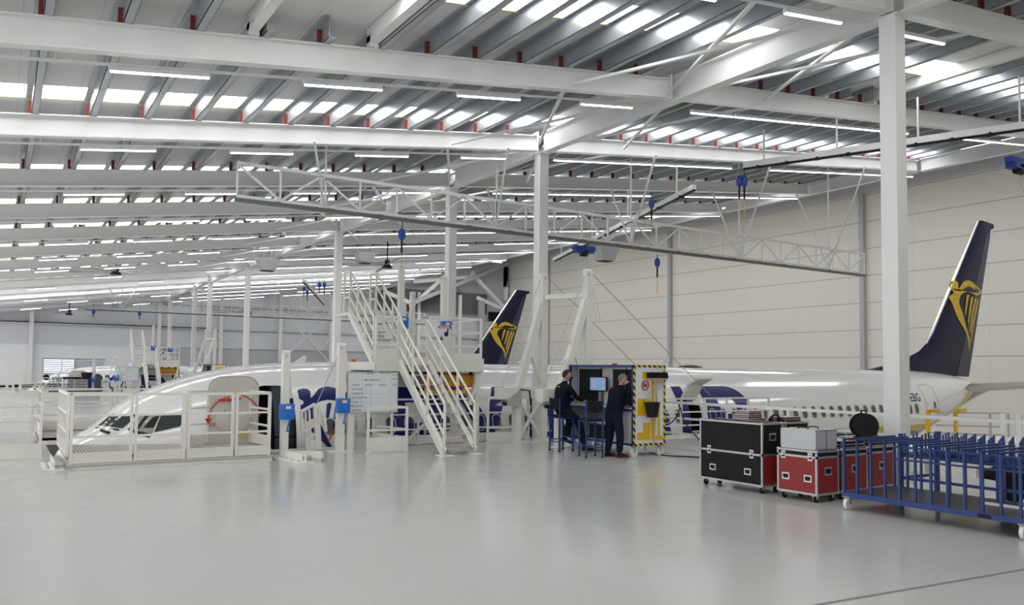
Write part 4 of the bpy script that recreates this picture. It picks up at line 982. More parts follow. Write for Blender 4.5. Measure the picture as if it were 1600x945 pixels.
# drawbridge gallows right of the stairs
def gallows(X, Y, xf, lab, z1, lab2):
    t = thing('gallows_mast', lab, 'mast', (X, Y, 0), 'gallows masts'); O = (X, Y, 0)
    link('shaft', MB(O).bar((X, Y, 0), (X, Y, z1-.15), .19, .19, (0, 1, 0)), cream_steel, t, bevel=.01)
    link('pulley_head', MB(O).box((X-.1, Y-.07, z1-.2), (X-.05, Y+.07, z1)).box((X+.05, Y-.07, z1-.2), (X+.1, Y+.07, z1)).cyl((X, Y, z1-.06), (1, 0, 0), .08, .14, 12), white_steel, t)
    link('leaning_strut', MB(O).bar((xf, Y, 1.25), (X-.05, Y, z1-.75), .17), cream_steel, t)
    link('leg', MB(O).bar((xf, Y, 0), (xf, Y, 1.35), .17), cream_steel, t)
    link('header_box', MB(O).box((xf-.1, Y-.12, 1.12), (X+.1, Y-.02, 1.42)), cream_steel, t)
    link('cross_brace', MB(O).bar((xf+.05, Y, 2.0), (X-.05, Y, 2.6), .05).bar((xf+.15, Y, 2.9), (X-.05, Y, 1.5), .05), cream_steel, t)
    link('cross_brace', MB(O).bar((xf+.05, Y, .1), (X-.05, Y, 1.1), .06).bar((xf+.05, Y, 1.1), (X-.05, Y, .1), .06), cream_steel, t)
    link('base_plate', MB(O).box((xf-.15, Y-.15, 0), (X+.18, Y+.15, .02)), cream_steel, t)
    hb = link('counter_box', MB(O).box((xf-.62, Y-.2, 1.1), (xf-.1, Y+.1, 1.4)), cream_steel, t)
    link('plate_wedge', MB(O).prism([(xf-.62, Y-.22, .95), (xf+.0, Y-.22, .92), (xf+.0, Y-.22, 1.38)], (0, .25, 0)), girt_grey, hb)
    link('crank_handle', MB(O).bar((xf-.05, Y-.25, 1.35), (xf+.22, Y-.25, 1.32), .03).bar((xf+.22, Y-.25, 1.32), (xf+.26, Y-.25, .95), .03).cyl((xf-.55, Y-.28, 1.0), (0, 1, 0), .05, .1), black, hb)
    link('cable', MB(O).tube([(X+.05, Y, z1-.03), (X+4.4, Y+.1, 1.2)], .011, 5).tube([(X-.05, Y, z1-.03), (xf-.5, Y, 1.3)], .009, 5), girt_grey, t)
    both(t, lab2); return t
ga = gallows(11.95, 17.1, 11.15, 'tall white gallows mast with leaning strut, the farther of the pair', 4.38, 'distant gallows mast at the far aircraft, farther one')
gb = gallows(12.2, 15.55, 11.35, 'tall white gallows mast with leaning strut behind the seated man', 4.35, 'distant gallows mast at the far aircraft, nearer one')
link('tie_bar', MB((12.2, 15.55, 0)).bar((12.15, 15.6, 3.72), (11.98, 17.0, 3.75), .12), cream_steel, gb)
guardrail('guard_rail', 'white railed flap right of the stairs, low along the fuselage', [(10.35, 17.2), (11.1, 17.2)], h=1.15, step=.8, toe=.25, mids=2)
# guard rail along the right floor edge, overwing bridge, tail dock
guardrail('guard_rail', 'long white guard rail along the right floor edge behind the cases', [(13.72, 15.4), (13.72, 1.5)], step=2.35, toe=.12, mids=2, w=.06, mm=white_steel)
guardrail('guard_rail', 'white railing of the bridge leading to the overwing exit', [(14.0, 15.95), (19.4, 15.95)], step=.95, toe=.1, mids=2, mm=white_steel)
guardrail('guard_rail', 'white railing beyond the bridge close to the open overwing exit', [(14.2, 17.15), (16.2, 17.15)], step=.9, toe=.1, mids=2, mm=white_steel)
td = thing('tail_dock', 'grey and white tail dock frame with yellow posts below the tail', 'dock', (24, 11, GZ)); O = (24, 11, GZ)
T = lambda x, y, Y=12.5: ony(x, y, Y)
link('dock_deck', MB(O).box((22.5, 12.4, -.45), (30, 14.5, -.3)), white_steel, td)
for k, (a, b) in enumerate(((T(1450, 642, 14.0), T(1450, 690, 14.0)), (T(1493, 641, 14.0), T(1493, 690, 14.0)))):
    link('yellow_post', MB(O).bar(a, V((a.x, a.y, -.4)), .1).bar(a, a+V((.6, 0, 0)), .1), yellow_paint, td)
m = MB(O); za_ = T(1460, 642, 14).z
m.bar(T(1462, 644, 14), T(1575, 646, 14), .05); m.bar(T(1462, 664, 14), T(1575, 667, 14), .05); m.bar(T(1450, 676, 13), T(1570, 680, 13), .05)
for px in (1547, 1575): m.bar(T(px, 646, 14), V((T(px, 646, 14).x, 14, -.4)), .06)
link('dock_rail', m, girt_grey, td)
for px in (1568, 1593): a = T(px, 646, 13); link('dock_post', MB(O).bar(a, V((a.x, 13, GZ)), .14), white_steel, td)
for px in (1450, 1530): a = T(px, 700, 13.5); link('dock_leg', MB(O).bar(V((a.x, 13.5, -.4)), V((a.x, 13.5, GZ)), .14), white_steel, td)

# ------------------------------------------------------------------ workstation kiosk
KX0, KX1, KY0, KY1 = 11.45, 12.38, 13.0, 15.3; KZ0, KZ1 = .24, 1.98
kk = thing('mobile_workstation', 'blue framed mobile workstation cabinet the two men work at', 'workstation', (KX0, KY0, 0)); O = (KX0, KY0, 0)
m = MB(O); f = .05
for x in (KX0, KX1-f):
    for y in (KY0, KY1-f): m.box((x, y, KZ0), (x+f, y+f, KZ1))
for z in (KZ0, KZ1-f):
    m.box((KX0, KY0, z), (KX0+f, KY1, z+f)).box((KX1-f, KY0, z), (KX1, KY1, z+f)).box((KX0, KY0, z), (KX1, KY0+f, z+f)).box((KX0, KY1-f, z), (KX1, KY1, z+f))
m.box((KX0-.03, KY0+f, .98), (KX0+f, KY1-f, 1.03)); link('blue_frame', m, blue_steel, kk)
link('back_panel', MB(O).box((KX1-.06, KY0+f, KZ0+f), (KX1-.04, KY1-f, KZ1-f)), grey_panel, kk)
link('end_panel', MB(O).box((KX0+.02, KY0-.012, KZ0+.02), (KX1-.02, KY0+.02, KZ1-.02)), white_panel, kk)
link('end_panel', MB(O).box((KX0+f, KY1-.03, KZ0+f), (KX1-f, KY1-.01, KZ1-f)), grey_panel, kk)
link('top_panel', MB(O).box((KX0+f, KY0+f, KZ1-.03), (KX1-f, KY1-f, KZ1-.01)), grey_panel, kk)
link('worktop', MB(O).box((KX0-.02, KY0+.03, 1.03), (KX1-.06, KY1-.03, 1.06)), grey_panel, kk)
link('rear_board', MB(O).box((KX0+.24, KY0+f, 1.06), (KX0+.26, KY1-f, KZ1-f)), grey_panel, kk)
link('lower_door', MB(O).box((KX0+.01, KY0+f, KZ0+f), (KX0+.03, KY0+.82, .98)), grey_panel, kk)
link('lower_door', MB(O).box((KX0+.01, KY0+.86, KZ0+f+.02), (KX0+.03, KY0+1.5, .62)), black_panel, kk)
link('shelf', MB(O).box((KX0, KY0+.84, .66), (KX1-.1, KY1-.1, .70)), grey_panel, kk)
for a, b in ((13.06, 13.38), (13.41, 13.88), (14.33, 15.12)):
    s_ = link('roller_shutter', MB(O).box((KX0+.18, a, 1.12), (KX0+.235, b, 1.90)), black_panel, kk)
    m = MB(O)
    for k in range(18): m.box((KX0+.17, a, 1.14+k*.042), (KX0+.18, b, 1.165+k*.042))
    link('slats', m, black, s_); link('shutter_head', MB(O).box((KX0+.15, a, 1.885), (KX0+.24, b, 1.93)), dull_metal, s_)
# hazard tape edges and yellow shadow marks of the side panel
yp = KY0-.016
m = MB(O).box((KX0, yp-.002, KZ1-.05), (KX1, yp+.01, KZ1)).box((KX0, yp-.002, KZ0), (KX1, yp+.01, KZ0+.05)).box((KX0, yp-.002, KZ0+.05), (KX0+.055, yp+.01, KZ1-.05)).box((KX1-.055, yp-.002, KZ0+.05), (KX1, yp+.01, KZ1-.05))
link('hazard_border', m, hazard, kk)
def K(px, py): p = ony(px, py, yp-.002); return p
def kbox(a, b, c, d): p, q_ = K(a, b), K(c, d); return (p.x, yp-.002, p.z), (q_.x, yp+.008, q_.z)
m = MB(O)
for bx in ((1004, 581, 1034, 592), (1018, 592, 1022, 686), (996, 623, 1016, 649), (996, 661, 1016, 687), (1028, 630, 1031, 682), (1023, 681, 1036, 687)): m.box(*kbox(*bx))
link('tool_outline', m, yellow_paint, kk)
p = K(1008, 602); m = MB(O); R_ = .095
m.tube([V((p.x+R_*math.cos(2*PI*k/20), yp-.006, p.z+R_*1.05*math.sin(2*PI*k/20))) for k in range(21)], .014, 5).bar(p+V((-.06, -.006, .06)), p+V((.06, -.006, -.06)), .01, .02); s_ = link('prohibition_sign', m, red_paint, kk)
link('cup_symbol', MB(O).box(p+V((-.04, -.004, -.035)), p+V((-.005, .002, .04))).box(p+V((.01, -.004, -.035)), p+V((.045, .002, .035))), ink, s_)
m = MB(O)
for k in range(5): a, b = K(1024, 597+k*2.6), K(1038-(k == 4)*6, 598+k*2.6); m.box((a.x, yp-.003, a.z), (b.x, yp, b.z))
link('small_print', m, grid_ink, kk)
a, b = K(994, 658), K(1004, 676); link('notice_sheet', MB(O).box((a.x, yp-.012, b.z), (b.x, yp-.004, a.z)), white_panel, kk)
def caster(O, P, r, mm, par, w=.05, fork=None):
    P = V(P); c = link('caster', MB(O).cyl(P+V((0, 0, r)), (0, 1, 0), r, w, 18), mm, par)
    link('caster_fork', MB(O).box(P+V((-.02, -w*.9, r)), P+V((.02, -w*.6, r*2.1))).box(P+V((-.02, w*.6, r)), P+V((.02, w*.9, r*2.1))).box(P+V((-.05, -w, r*2.1)), P+V((.05, w, r*2.1+.02))), fork or dull_metal, c); return c
for x in (KX0+.08, KX1-.1):
    for y in (KY0+.06, KY1-.1): caster(O, (x, y, 0), .10, caster_white, kk, .05)
both(kk, 'distant blue framed mobile workstation cabinet by the far aircraft')
# things on the kiosk
mo = thing('monitor', 'lit computer monitor on the workstation between the two men', 'monitor', (KX0+.10, 14.05, 1.06)); O = (KX0+.10, 14.05, 1.06)
link('bezel', MB(O).box((KX0+.10, 14.02, 1.38), (KX0+.13, 14.62, 1.71)), black, mo)
sc = link('screen', MB(O).box((KX0+.096, 14.04, 1.40), (KX0+.10, 14.60, 1.69)), screen_m, mo)
m = MB(O)
for k in range(5): m.box((KX0+.093, 14.06, 1.44+k*.05), (KX0+.096, 14.30-(k % 2)*.06, 1.465+k*.05))
m.box((KX0+.093, 14.36, 1.46), (KX0+.096, 14.57, 1.64)); link('screen_content', m, screen_white, sc)
link('stand', MB(O).box((KX0+.13, 14.26, 1.08), (KX0+.16, 14.34, 1.5)).box((KX0+.06, 14.2, 1.061), (KX0+.16, 14.44, 1.08)), dull_metal, mo)
kb = thing('document_tray', 'grey low tray on the worktop in front of the seated man', 'tray', (KX0+.05, 14.6, 1.062)); link('tray', MB().box((-.02, -.45, 0), (.28, .15, .05)), grey_panel, kb); link('tray_slot', MB().box((-.025, -.4, .015), (-.02, .1, .035)), black, kb)
bk = thing('bucket', 'black bucket hanging on the side of the workstation', 'bucket', (11.86, KY0-.16, .86))
m = MB(); m.tube([(0, 0, 0), (0, 0, .32)], .1, 20, True, [.115, .165]); link('tub', m, rubber, bk, smooth=True)
link('rim', MB().tube([(0, 0, .30), (0, 0, .325)], .175, 20), rubber, bk)
link('bail_handle', MB().tube([(.17*math.cos(PI*k/10), .02, .31+.24*math.sin(PI*k/10)) for k in range(11)], .006, 5), dull_metal, bk)
br = thing('broom', 'broom with black bristles hanging head up on the workstation side', 'broom', (12.05, KY0-.08, .27))
link('handle', MB().tube([(-.07, 0, 0), (.03, 0, 1.40)], .014, 8), wood, br)
link('head', MB().box((-.24, -.04, 1.39), (.30, .03, 1.43)), wood, br)
m = MB()
random.seed(3)
for k in range(260):
    x = -.25+random.random()*.56; y = -.05+random.random()*.09; m.bar((x, y, 1.43), (x+random.uniform(-.02, .02), y+random.uniform(-.03, .03), 1.43+random.uniform(.09, .13)), .012)
m.box((-.23, -.035, 1.43), (.29, .025, 1.50)); o = link('bristles', m, black, br); o['kind'] = 'stuff'
def tubecurve(name, pts, r, mm, lab, cat='cable', grp=None):
    cu = bpy.data.curves.new(name, 'CURVE'); cu.dimensions = '3D'; cu.bevel_depth = r; cu.bevel_resolution = 2
    s = cu.splines.new('NURBS'); s.points.add(len(pts)-1); s.order_u = 3; s.use_endpoint_u = True
    for i, p in enumerate(pts): s.points[i].co = (*(V(p)-V(pts[0])), 1)
    cu.materials.append(mm); o = bpy.data.objects.new('tmp', cu); C.objects.link(o)
    me = bpy.data.meshes.new_from_object(o.evaluated_get(bpy.context.evaluated_depsgraph_get())); bpy.data.objects.remove(o)
    me.name = name; o = bpy.data.objects.new(name, me); C.objects.link(o); o.location = pts[0]
    tag(o, lab, cat, grp); return o
tubecurve('power_cable', [(12.45, 13.3, .62), (12.7, 13.3, .60), (12.95, 13.2, .80), (13.05, 13.2, 1.1), (13.0, 13.1, .8), (13.1, 12.9, .5), (13.1, 12.3, .1), (13.0, 11.5, .02), (12.7, 11.0, .02)], .014, black, 'black cable running down from the workstation to behind the big black case')
tubecurve('power_cable', [(12.4, 13.5, .02), (12.2, 12.9, .016), (12.6, 12.5, .016), (12.8, 12.0, .016), (12.4, 11.3, .016), (12.3, 11.0, .016)], .014, rubber, 'black cable lying on the floor right of the workstation')
tubecurve('air_hose', [(11.5, 14.9, .02), (11.9, 14.2, .016), (11.7, 13.6, .016), (12.2, 13.5, .016), (12.5, 13.2, .016), (12.6, 13.35, .016), (12.75, 13.2, .016)], .006, mat('dull_red_cable', (.25, .03, .03), .6), 'thin red cable on the floor under the workstation')
gbx = thing('switch_box', 'tall grey box mounted behind the right side of the workstation', 'switch box', (12.75, 13.9, 0)); link('casing', MB().box((-.16, -.1, .35), (.16, .1, 1.1)), girt_grey, gbx, bevel=.01); link('post', MB().bar((0, .12, 0), (0, .12, 1.2), .06), white_steel, gbx)
# ------------------------------------------------------------------ stools
def stool(P, rz, lab):
    t = thing('bar_stool', lab, 'stool', P, 'tall blue stools', rz); s = .19
    m = MB().box((-.2, -.2, .775), (.2, .2, .825)); link('seat', m, black_panel, t, bevel=.015)
    link('seat_frame', MB().box((-.21, -.21, .755), (.21, .21, .777)), blue_steel, t)
    for sx in (-1, 1):
        for sy in (-1, 1):
            top = 1.22 if sx < 0 else .76
            l = link('leg', MB().bar((sx*s, sy*s, .02), (sx*s, sy*s, top), .03), blue_steel, t); link('foot_cap', MB().box((sx*s-.018, sy*s-.018, 0), (sx*s+.018, sy*s+.018, .03)), rubber, l)
    link('backrest', MB().box((-.215, -.17, .96), (-.175, .17, 1.20)), black_panel, t, bevel=.01)
    m = MB()
    for sy in (-1, 1): m.bar((-s, sy*s, .26), (s, sy*s, .26), .022)
    m.bar((-s, -s, .22), (-s, s, .22), .022).bar((s, -s, .22), (s, s, .22), .022); link('footrest', m, blue_steel, t); return t
stool((10.92, 14.86, 0), 0, 'tall blue stool with black seat that the masked man sits on')
stool((10.72, 13.52, 0), PI/2-.25, 'tall blue stool with black backrest standing empty between the two men')

# ------------------------------------------------------------------ people
def skinned(name, verts, edges, rads, mm, par, sub=2, root=0):
    me = bpy.data.meshes.new(name); me.from_pydata([tuple(v) for v in verts], edges, []); me.materials.append(mm)
    o = bpy.data.objects.new(name, me); C.objects.link(o); o.parent = par
    sk = o.modifiers.new('skin', 'SKIN'); sk.use_smooth_shade = True; sk.use_x_symmetry = False
    for i, r in enumerate(rads):
        d = me.skin_vertices[0].data[i]; d.radius = (r, r) if isinstance(r, (int, float)) else r; d.use_root = (i == root); d.use_loose = False
    s = o.modifiers.new('subdivision', 'SUBSURF'); s.levels = sub; s.render_levels = sub
    dg = bpy.context.evaluated_depsgraph_get(); me2 = bpy.data.meshes.new_from_object(o.evaluated_get(dg)); bpy.data.objects.remove(o)
    me2.name = name; o = bpy.data.objects.new(name, me2); C.objects.link(o); o.parent = par
    for p in me2.polygons: p.use_smooth = True
    if not me2.materials: me2.materials.append(mm)
    return o
def head(par, c, yaw, pitch, hairm, bald, maskm, glasses):
    """head as one shaped surface with nose, brow, chin; x forward"""
    R = Matrix.Rotation(yaw, 3, 'Z') @ Matrix.Rotation(pitch, 3, 'Y'); c = V(c)
    m = MB(); nu, nv = 28, 22; vs = []
    def shape(u, t):
        x = math.cos(t)*math.cos(u); y = math.cos(t)*math.sin(u); z = math.sin(t)
        r = V((x*.106, y*.082, z*.126))
        if z < -.15: r.x *= 1-.12*(-z-.15); r.y *= 1-.42*(-z-.15)
        if z < -.3 and x > 0: r.x += .014*x
        if x < 0 and z < 0: r.x *= 1-.25*(-z)
        f = max(0, math.cos(u))
        if x > .6:
            nose = math.exp(-((y/.17)**2))*math.exp(-(((z+.16)/.17)**2)); r.x += .028*nose
            r.x += .007*math.exp(-((y/.5)**2))*math.exp(-(((z-.14)/.10)**2))
            r.x -= .010*math.exp(-(((abs(y)-.36)/.15)**2))*math.exp(-(((z-.02)/.10)**2))
            r.x += .006*math.exp(-((y/.25)**2))*math.exp(-(((z+.48)/.06)**2))
        return r
    for j in range(nv+1):
        t = -PI/2+PI*j/nv
        for i in range(nu): vs.append(c+R@shape(2*PI*i/nu, t))
    fs = [(j*nu+i, j*nu+(i+1) % nu, (j+1)*nu+(i+1) % nu, (j+1)*nu+i) for j in range(nv) for i in range(nu)]
    m.add(vs, fs)
    for s in (-1, 1): m.sphere(c+R@V((-.005, s*.078, -.01)), .03, 8, 6, (.6, .35, 1.0))
    o = link('head', m, skin_m, par, smooth=True)
    hm = MB(); hv = []; k0 = 0
    lim = -.35 if not bald else -.25
    rows = []
    for j in range(13):
        row = []
        for i in range(nu):
            u = 2*PI*i/nu; f = math.cos(u)
            tmin = (.62 if f > .35 else (.62-(.35-f)*1.1 if f > -.35 else -.35)); tmin = tmin if not bald else min(tmin, .5)
            tt = tmin+(PI/2-tmin)*j/12; d = shape(u, tt); row.append(c+R@(d*(1.13 if not bald else 1.03)+V((0, 0, .004))))
        rows.append(row)
    hv = [p for r in rows for p in r]
    hm.add(hv, [(j*nu+i, j*nu+(i+1) % nu, (j+1)*nu+(i+1) % nu, (j+1)*nu+i) for j in range(12) for i in range(nu)])
    link('hair', hm, hairm, par, smooth=True)
    mm_ = MB(); mv = []
    for j in range(7):
        for i in range(11):
            u = -1.0+2.0*i/10; t = -1.02+.82*j/6; d = shape(u, t); bulge = 1.10+.16*math.exp(-(u/.45)**2)*math.exp(-((t+.45)/.4)**2); mv.append(c+R@V((d.x*bulge, d.y*1.08, d.z)))
    mm_.add(mv, [(j*11+i, j*11+i+1, (j+1)*11+i+1, (j+1)*11+i) for j in range(6) for i in range(10)])
    for s in (-1, 1): mm_.tube([c+R@V((.055, s*.07, -.03)), c+R@V((-.01, s*.086, .005))], .002, 4)
    o2 = link('face_mask', mm_, maskm, par, smooth=True); sm = o2.modifiers.new('thickness', 'SOLIDIFY'); sm.thickness = .004
    if glasses:
        g_ = MB()
        for s in (-1, 1):
            g_.tube([c+R@V((.108, s*.034+.024*math.cos(2*PI*k/12), .012+.018*math.sin(2*PI*k/12))) for k in range(13)], .0025, 4).tube([c+R@V((.105, s*.058, .016)), c+R@V((.0, s*.083, .012))], .0025, 4)
        g_.tube([c+R@V((.112, -.01, .014)), c+R@V((.112, .01, .014))], .0025, 4); link('glasses', g_, black, par)
    for s in (-1, 1): link('eye', MB().sphere(c+R@V((.094, s*.035, .008)), .011, 8, 6), ink, par)
def hand(par, w, dirv, side, up=(0, 0, 1), curl=.5):
    """five fingered hand: w wrist, dirv pointing direction"""
    w = V(w); d = V(dirv).normalized(); u = V(up); lat = d.cross(u).normalized()*side; u = lat.cross(d).normalized()*side
    vs = [w, w+d*.045, w+d*.085]; ed = [(0, 1), (1, 2)]; rr = [(.020, .026), (.017, .036), (.014, .038)]
    o = skinned('hand', vs, ed, rr, skin_m, par, 2)
    for k, (l, off) in enumerate(((.068, -.030), (.078, -.010), (.073, .010), (.058, .029))):
        b = w+d*.08+lat*(-off); p1 = b+d*l*.45+u*.006; p2 = p1+(d*.8-u*curl).normalized()*l*.32; p3 = p2+(d*.5-u*curl*1.6).normalized()*l*.27
        skinned('finger', [b, p1, p2, p3], [(0, 1), (1, 2), (2, 3)], [.0095, .009, .0082, .007], skin_m, o, 2)
    b = w+d*.03+lat*.028; skinned('thumb', [b, b+(d*.7+lat*.8-u*.2).normalized()*.035, b+(d*.9+lat*.6-u*.4).normalized()*.065], [(0, 1), (1, 2)], [.012, .0105, .008], skin_m, o, 2)
    return o
def shoe(par, heel, toe_dir, mm, sole):
    h = V(heel); d = V(toe_dir).normalized(); l = V((-d.y, d.x, 0)).normalized(); up = V((0, 0, 1))
    m = MB(); secs = []
    for t, w_, hh_ in ((-.02, .030, .09), (.03, .038, .11), (.10, .040, .095), (.17, .046, .07), (.23, .044, .055), (.275, .025, .035)):
        c_ = h+d*t; secs.append([c_-l*w_+up*.022, c_-l*w_*.9+up*hh_*.7, c_-l*w_*.4+up*hh_, c_+l*w_*.4+up*hh_, c_+l*w_*.9+up*hh_*.7, c_+l*w_+up*.022])
    n = 6; m.add([p for s in secs for p in s], [(i*n+k, i*n+(k+1) % n, (i+1)*n+(k+1) % n, (i+1)*n+k) for i in range(5) for k in range(n)]+[tuple(range(n))[::-1], tuple(5*n+k for k in range(n))])
    o = link('shoe', m, mm, par, smooth=True)
    m = MB(); secs = []
    for t, w_ in ((-.025, .022), (.02, .034), (.12, .036), (.2, .042), (.26, .032), (.28, .015)):
        c_ = h+d*t; secs.append([c_-l*w_, c_-l*w_+up*.018, c_+l*w_+up*.018, c_+l*w_])
    m.add([p for s in secs for p in s], [(i*4+k, i*4+(k+1) % 4, (i+1)*4+(k+1) % 4, (i+1)*4+k) for i in range(5) for k in range(4)]+[(3, 2, 1, 0), (20, 21, 22, 23)]); link('sole', m, sole, o)
    return o
# standing man, leaning on the worktop, facing +X
sm_ = thing('person', 'standing man in navy workwear with white mask and glasses leaning on the workstation', 'person', (11.17, 13.27, 0))
def body(par, J, torso_r, leg_r, shirt, trouser):
    pel, spi, chs, nck, hd = J['pelvis'], J['spine'], J['chest'], J['neck'], J['head']
    vs = [pel, spi, chs, nck, hd]; ed = [(0, 1), (1, 2), (2, 3), (3, 4)]; rr = list(torso_r)
    for s in ('l', 'r'):
        b = len(vs); vs += [J['sho_'+s], J['elb_'+s], J['wri_'+s]]; ed += [(2, b), (b, b+1), (b+1, b+2)]; rr += [.082, .06, .040]
        b = len(vs); vs += [J['hip_'+s], J['kne_'+s], J['ank_'+s]]; ed += [(0, b), (b, b+1), (b+1, b+2)]; rr += list(leg_r)
    o = skinned('body', vs, ed, rr, shirt, par, 2)
    # clothing colours as material zones on the one continuous body
    me = o.data; me.materials.clear()
    for m_ in (shirt, trouser, skin_m): me.materials.append(m_)
    hz = pel.z+.02
    for p in me.polygons:
        c_ = p.center; legs = min((c_-(J[k])).length for k in ('kne_l', 'kne_r', 'ank_l', 'ank_r', 'hip_l', 'hip_r')); arm = min((c_-J[k]).length for k in ('elb_l', 'elb_r', 'wri_l', 'wri_r', 'sho_l', 'sho_r', 'chest'))
        p.material_index = 1 if (c_.z < hz and legs < arm) else 0
        if c_.z > nck.z+.045: p.material_index = 2
    return o
J = dict(pelvis=V((-.06, 0, .93)), spine=V((.0, 0, 1.14)), chest=V((.09, 0, 1.36)), neck=V((.15, 0, 1.50)), head=V((.19, 0, 1.60)),
         sho_l=V((.10, .19, 1.42)), sho_r=V((.10, -.19, 1.42)), elb_l=V((.20, .24, 1.17)), elb_r=V((.20, -.24, 1.16)), wri_l=V((.40, .14, 1.12)), wri_r=V((.42, -.10, 1.12)),
         hip_l=V((-.05, .10, .90)), hip_r=V((-.05, -.10, .90)), kne_l=V((-.03, .11, .49)), kne_r=V((.05, -.13, .49)), ank_l=V((-.10, .12, .09)), ank_r=V((.01, -.15, .09)))
body(sm_, J, [(.155, .185), (.15, .185), (.15, .20), .062, .05], (.132, .096, .072), cloth_navy, cloth_trouser)
head(sm_, (.225, 0, 1.665), -.5, .10, hair_grey, True, mask_white, True)
hand(sm_, (.42, .13, 1.10), (1, -.25, -.15), 1); hand(sm_, (.44, -.10, 1.10), (1, .25, -.15), -1)
link('sleeve_cuff', MB().tube([(.385, .145, 1.122), (.42, .13, 1.106)], .034, 10), cloth_navy, sm_); link('watch', MB().tube([(.40, -.11, 1.116), (.425, -.105, 1.108)], .038, 12), black, sm_)
ds_ = mat('dark_red_sole', (.20, .012, .015), .6); shoe(sm_, (-.14, .12, 0), (1, .05, 0), black, ds_); shoe(sm_, (-.03, -.16, 0), (1, -.1, 0), black, ds_)
# seated man on stool
se = thing('person', 'seated man in navy workwear with dark hair and black mask facing the monitor', 'person', (10.92, 14.86, 0))
J = dict(pelvis=V((-.02, 0, .95)), spine=V((.0, 0, 1.15)), chest=V((.05, 0, 1.40)), neck=V((.09, 0, 1.56)), head=V((.12, 0, 1.66)),
         sho_l=V((.06, .19, 1.46)), sho_r=V((.06, -.19, 1.46)), elb_l=V((.24, .23, 1.22)), elb_r=V((.26, -.23, 1.22)), wri_l=V((.48, .15, 1.15)), wri_r=V((.50, -.16, 1.15)),
         hip_l=V((.02, .10, .92)), hip_r=V((.02, -.10, .92)), kne_l=V((.36, .14, .72)), kne_r=V((.40, -.14, .66)), ank_l=V((.22, .14, .30)), ank_r=V((.52, -.20, .10)))
body(se, J, [(.165, .19), (.155, .185), (.16, .205), .062, .05], (.134, .10, .072), cloth_navy, cloth_trouser)
head(se, (.15, 0, 1.725), -.5, .05, hair_dark, False, mat('black_face_mask', (.012, .012, .015), .8), False)
hand(se, (.50, .14, 1.14), (1, -.1, -.1), 1); hand(se, (.52, -.16, 1.14), (1, .1, -.1), -1)
text_part('RYANAIR', .04, (-.10, .10, 1.46), (0, -1, 0), (0, 0, 1), yellow_logo, se, 'back_print', bold=.002)
shoe(se, (.16, .14, .21), (1, .0, -.35), black, rubber); shoe(se, (.48, -.20, 0), (1, -.15, 0), black, rubber)

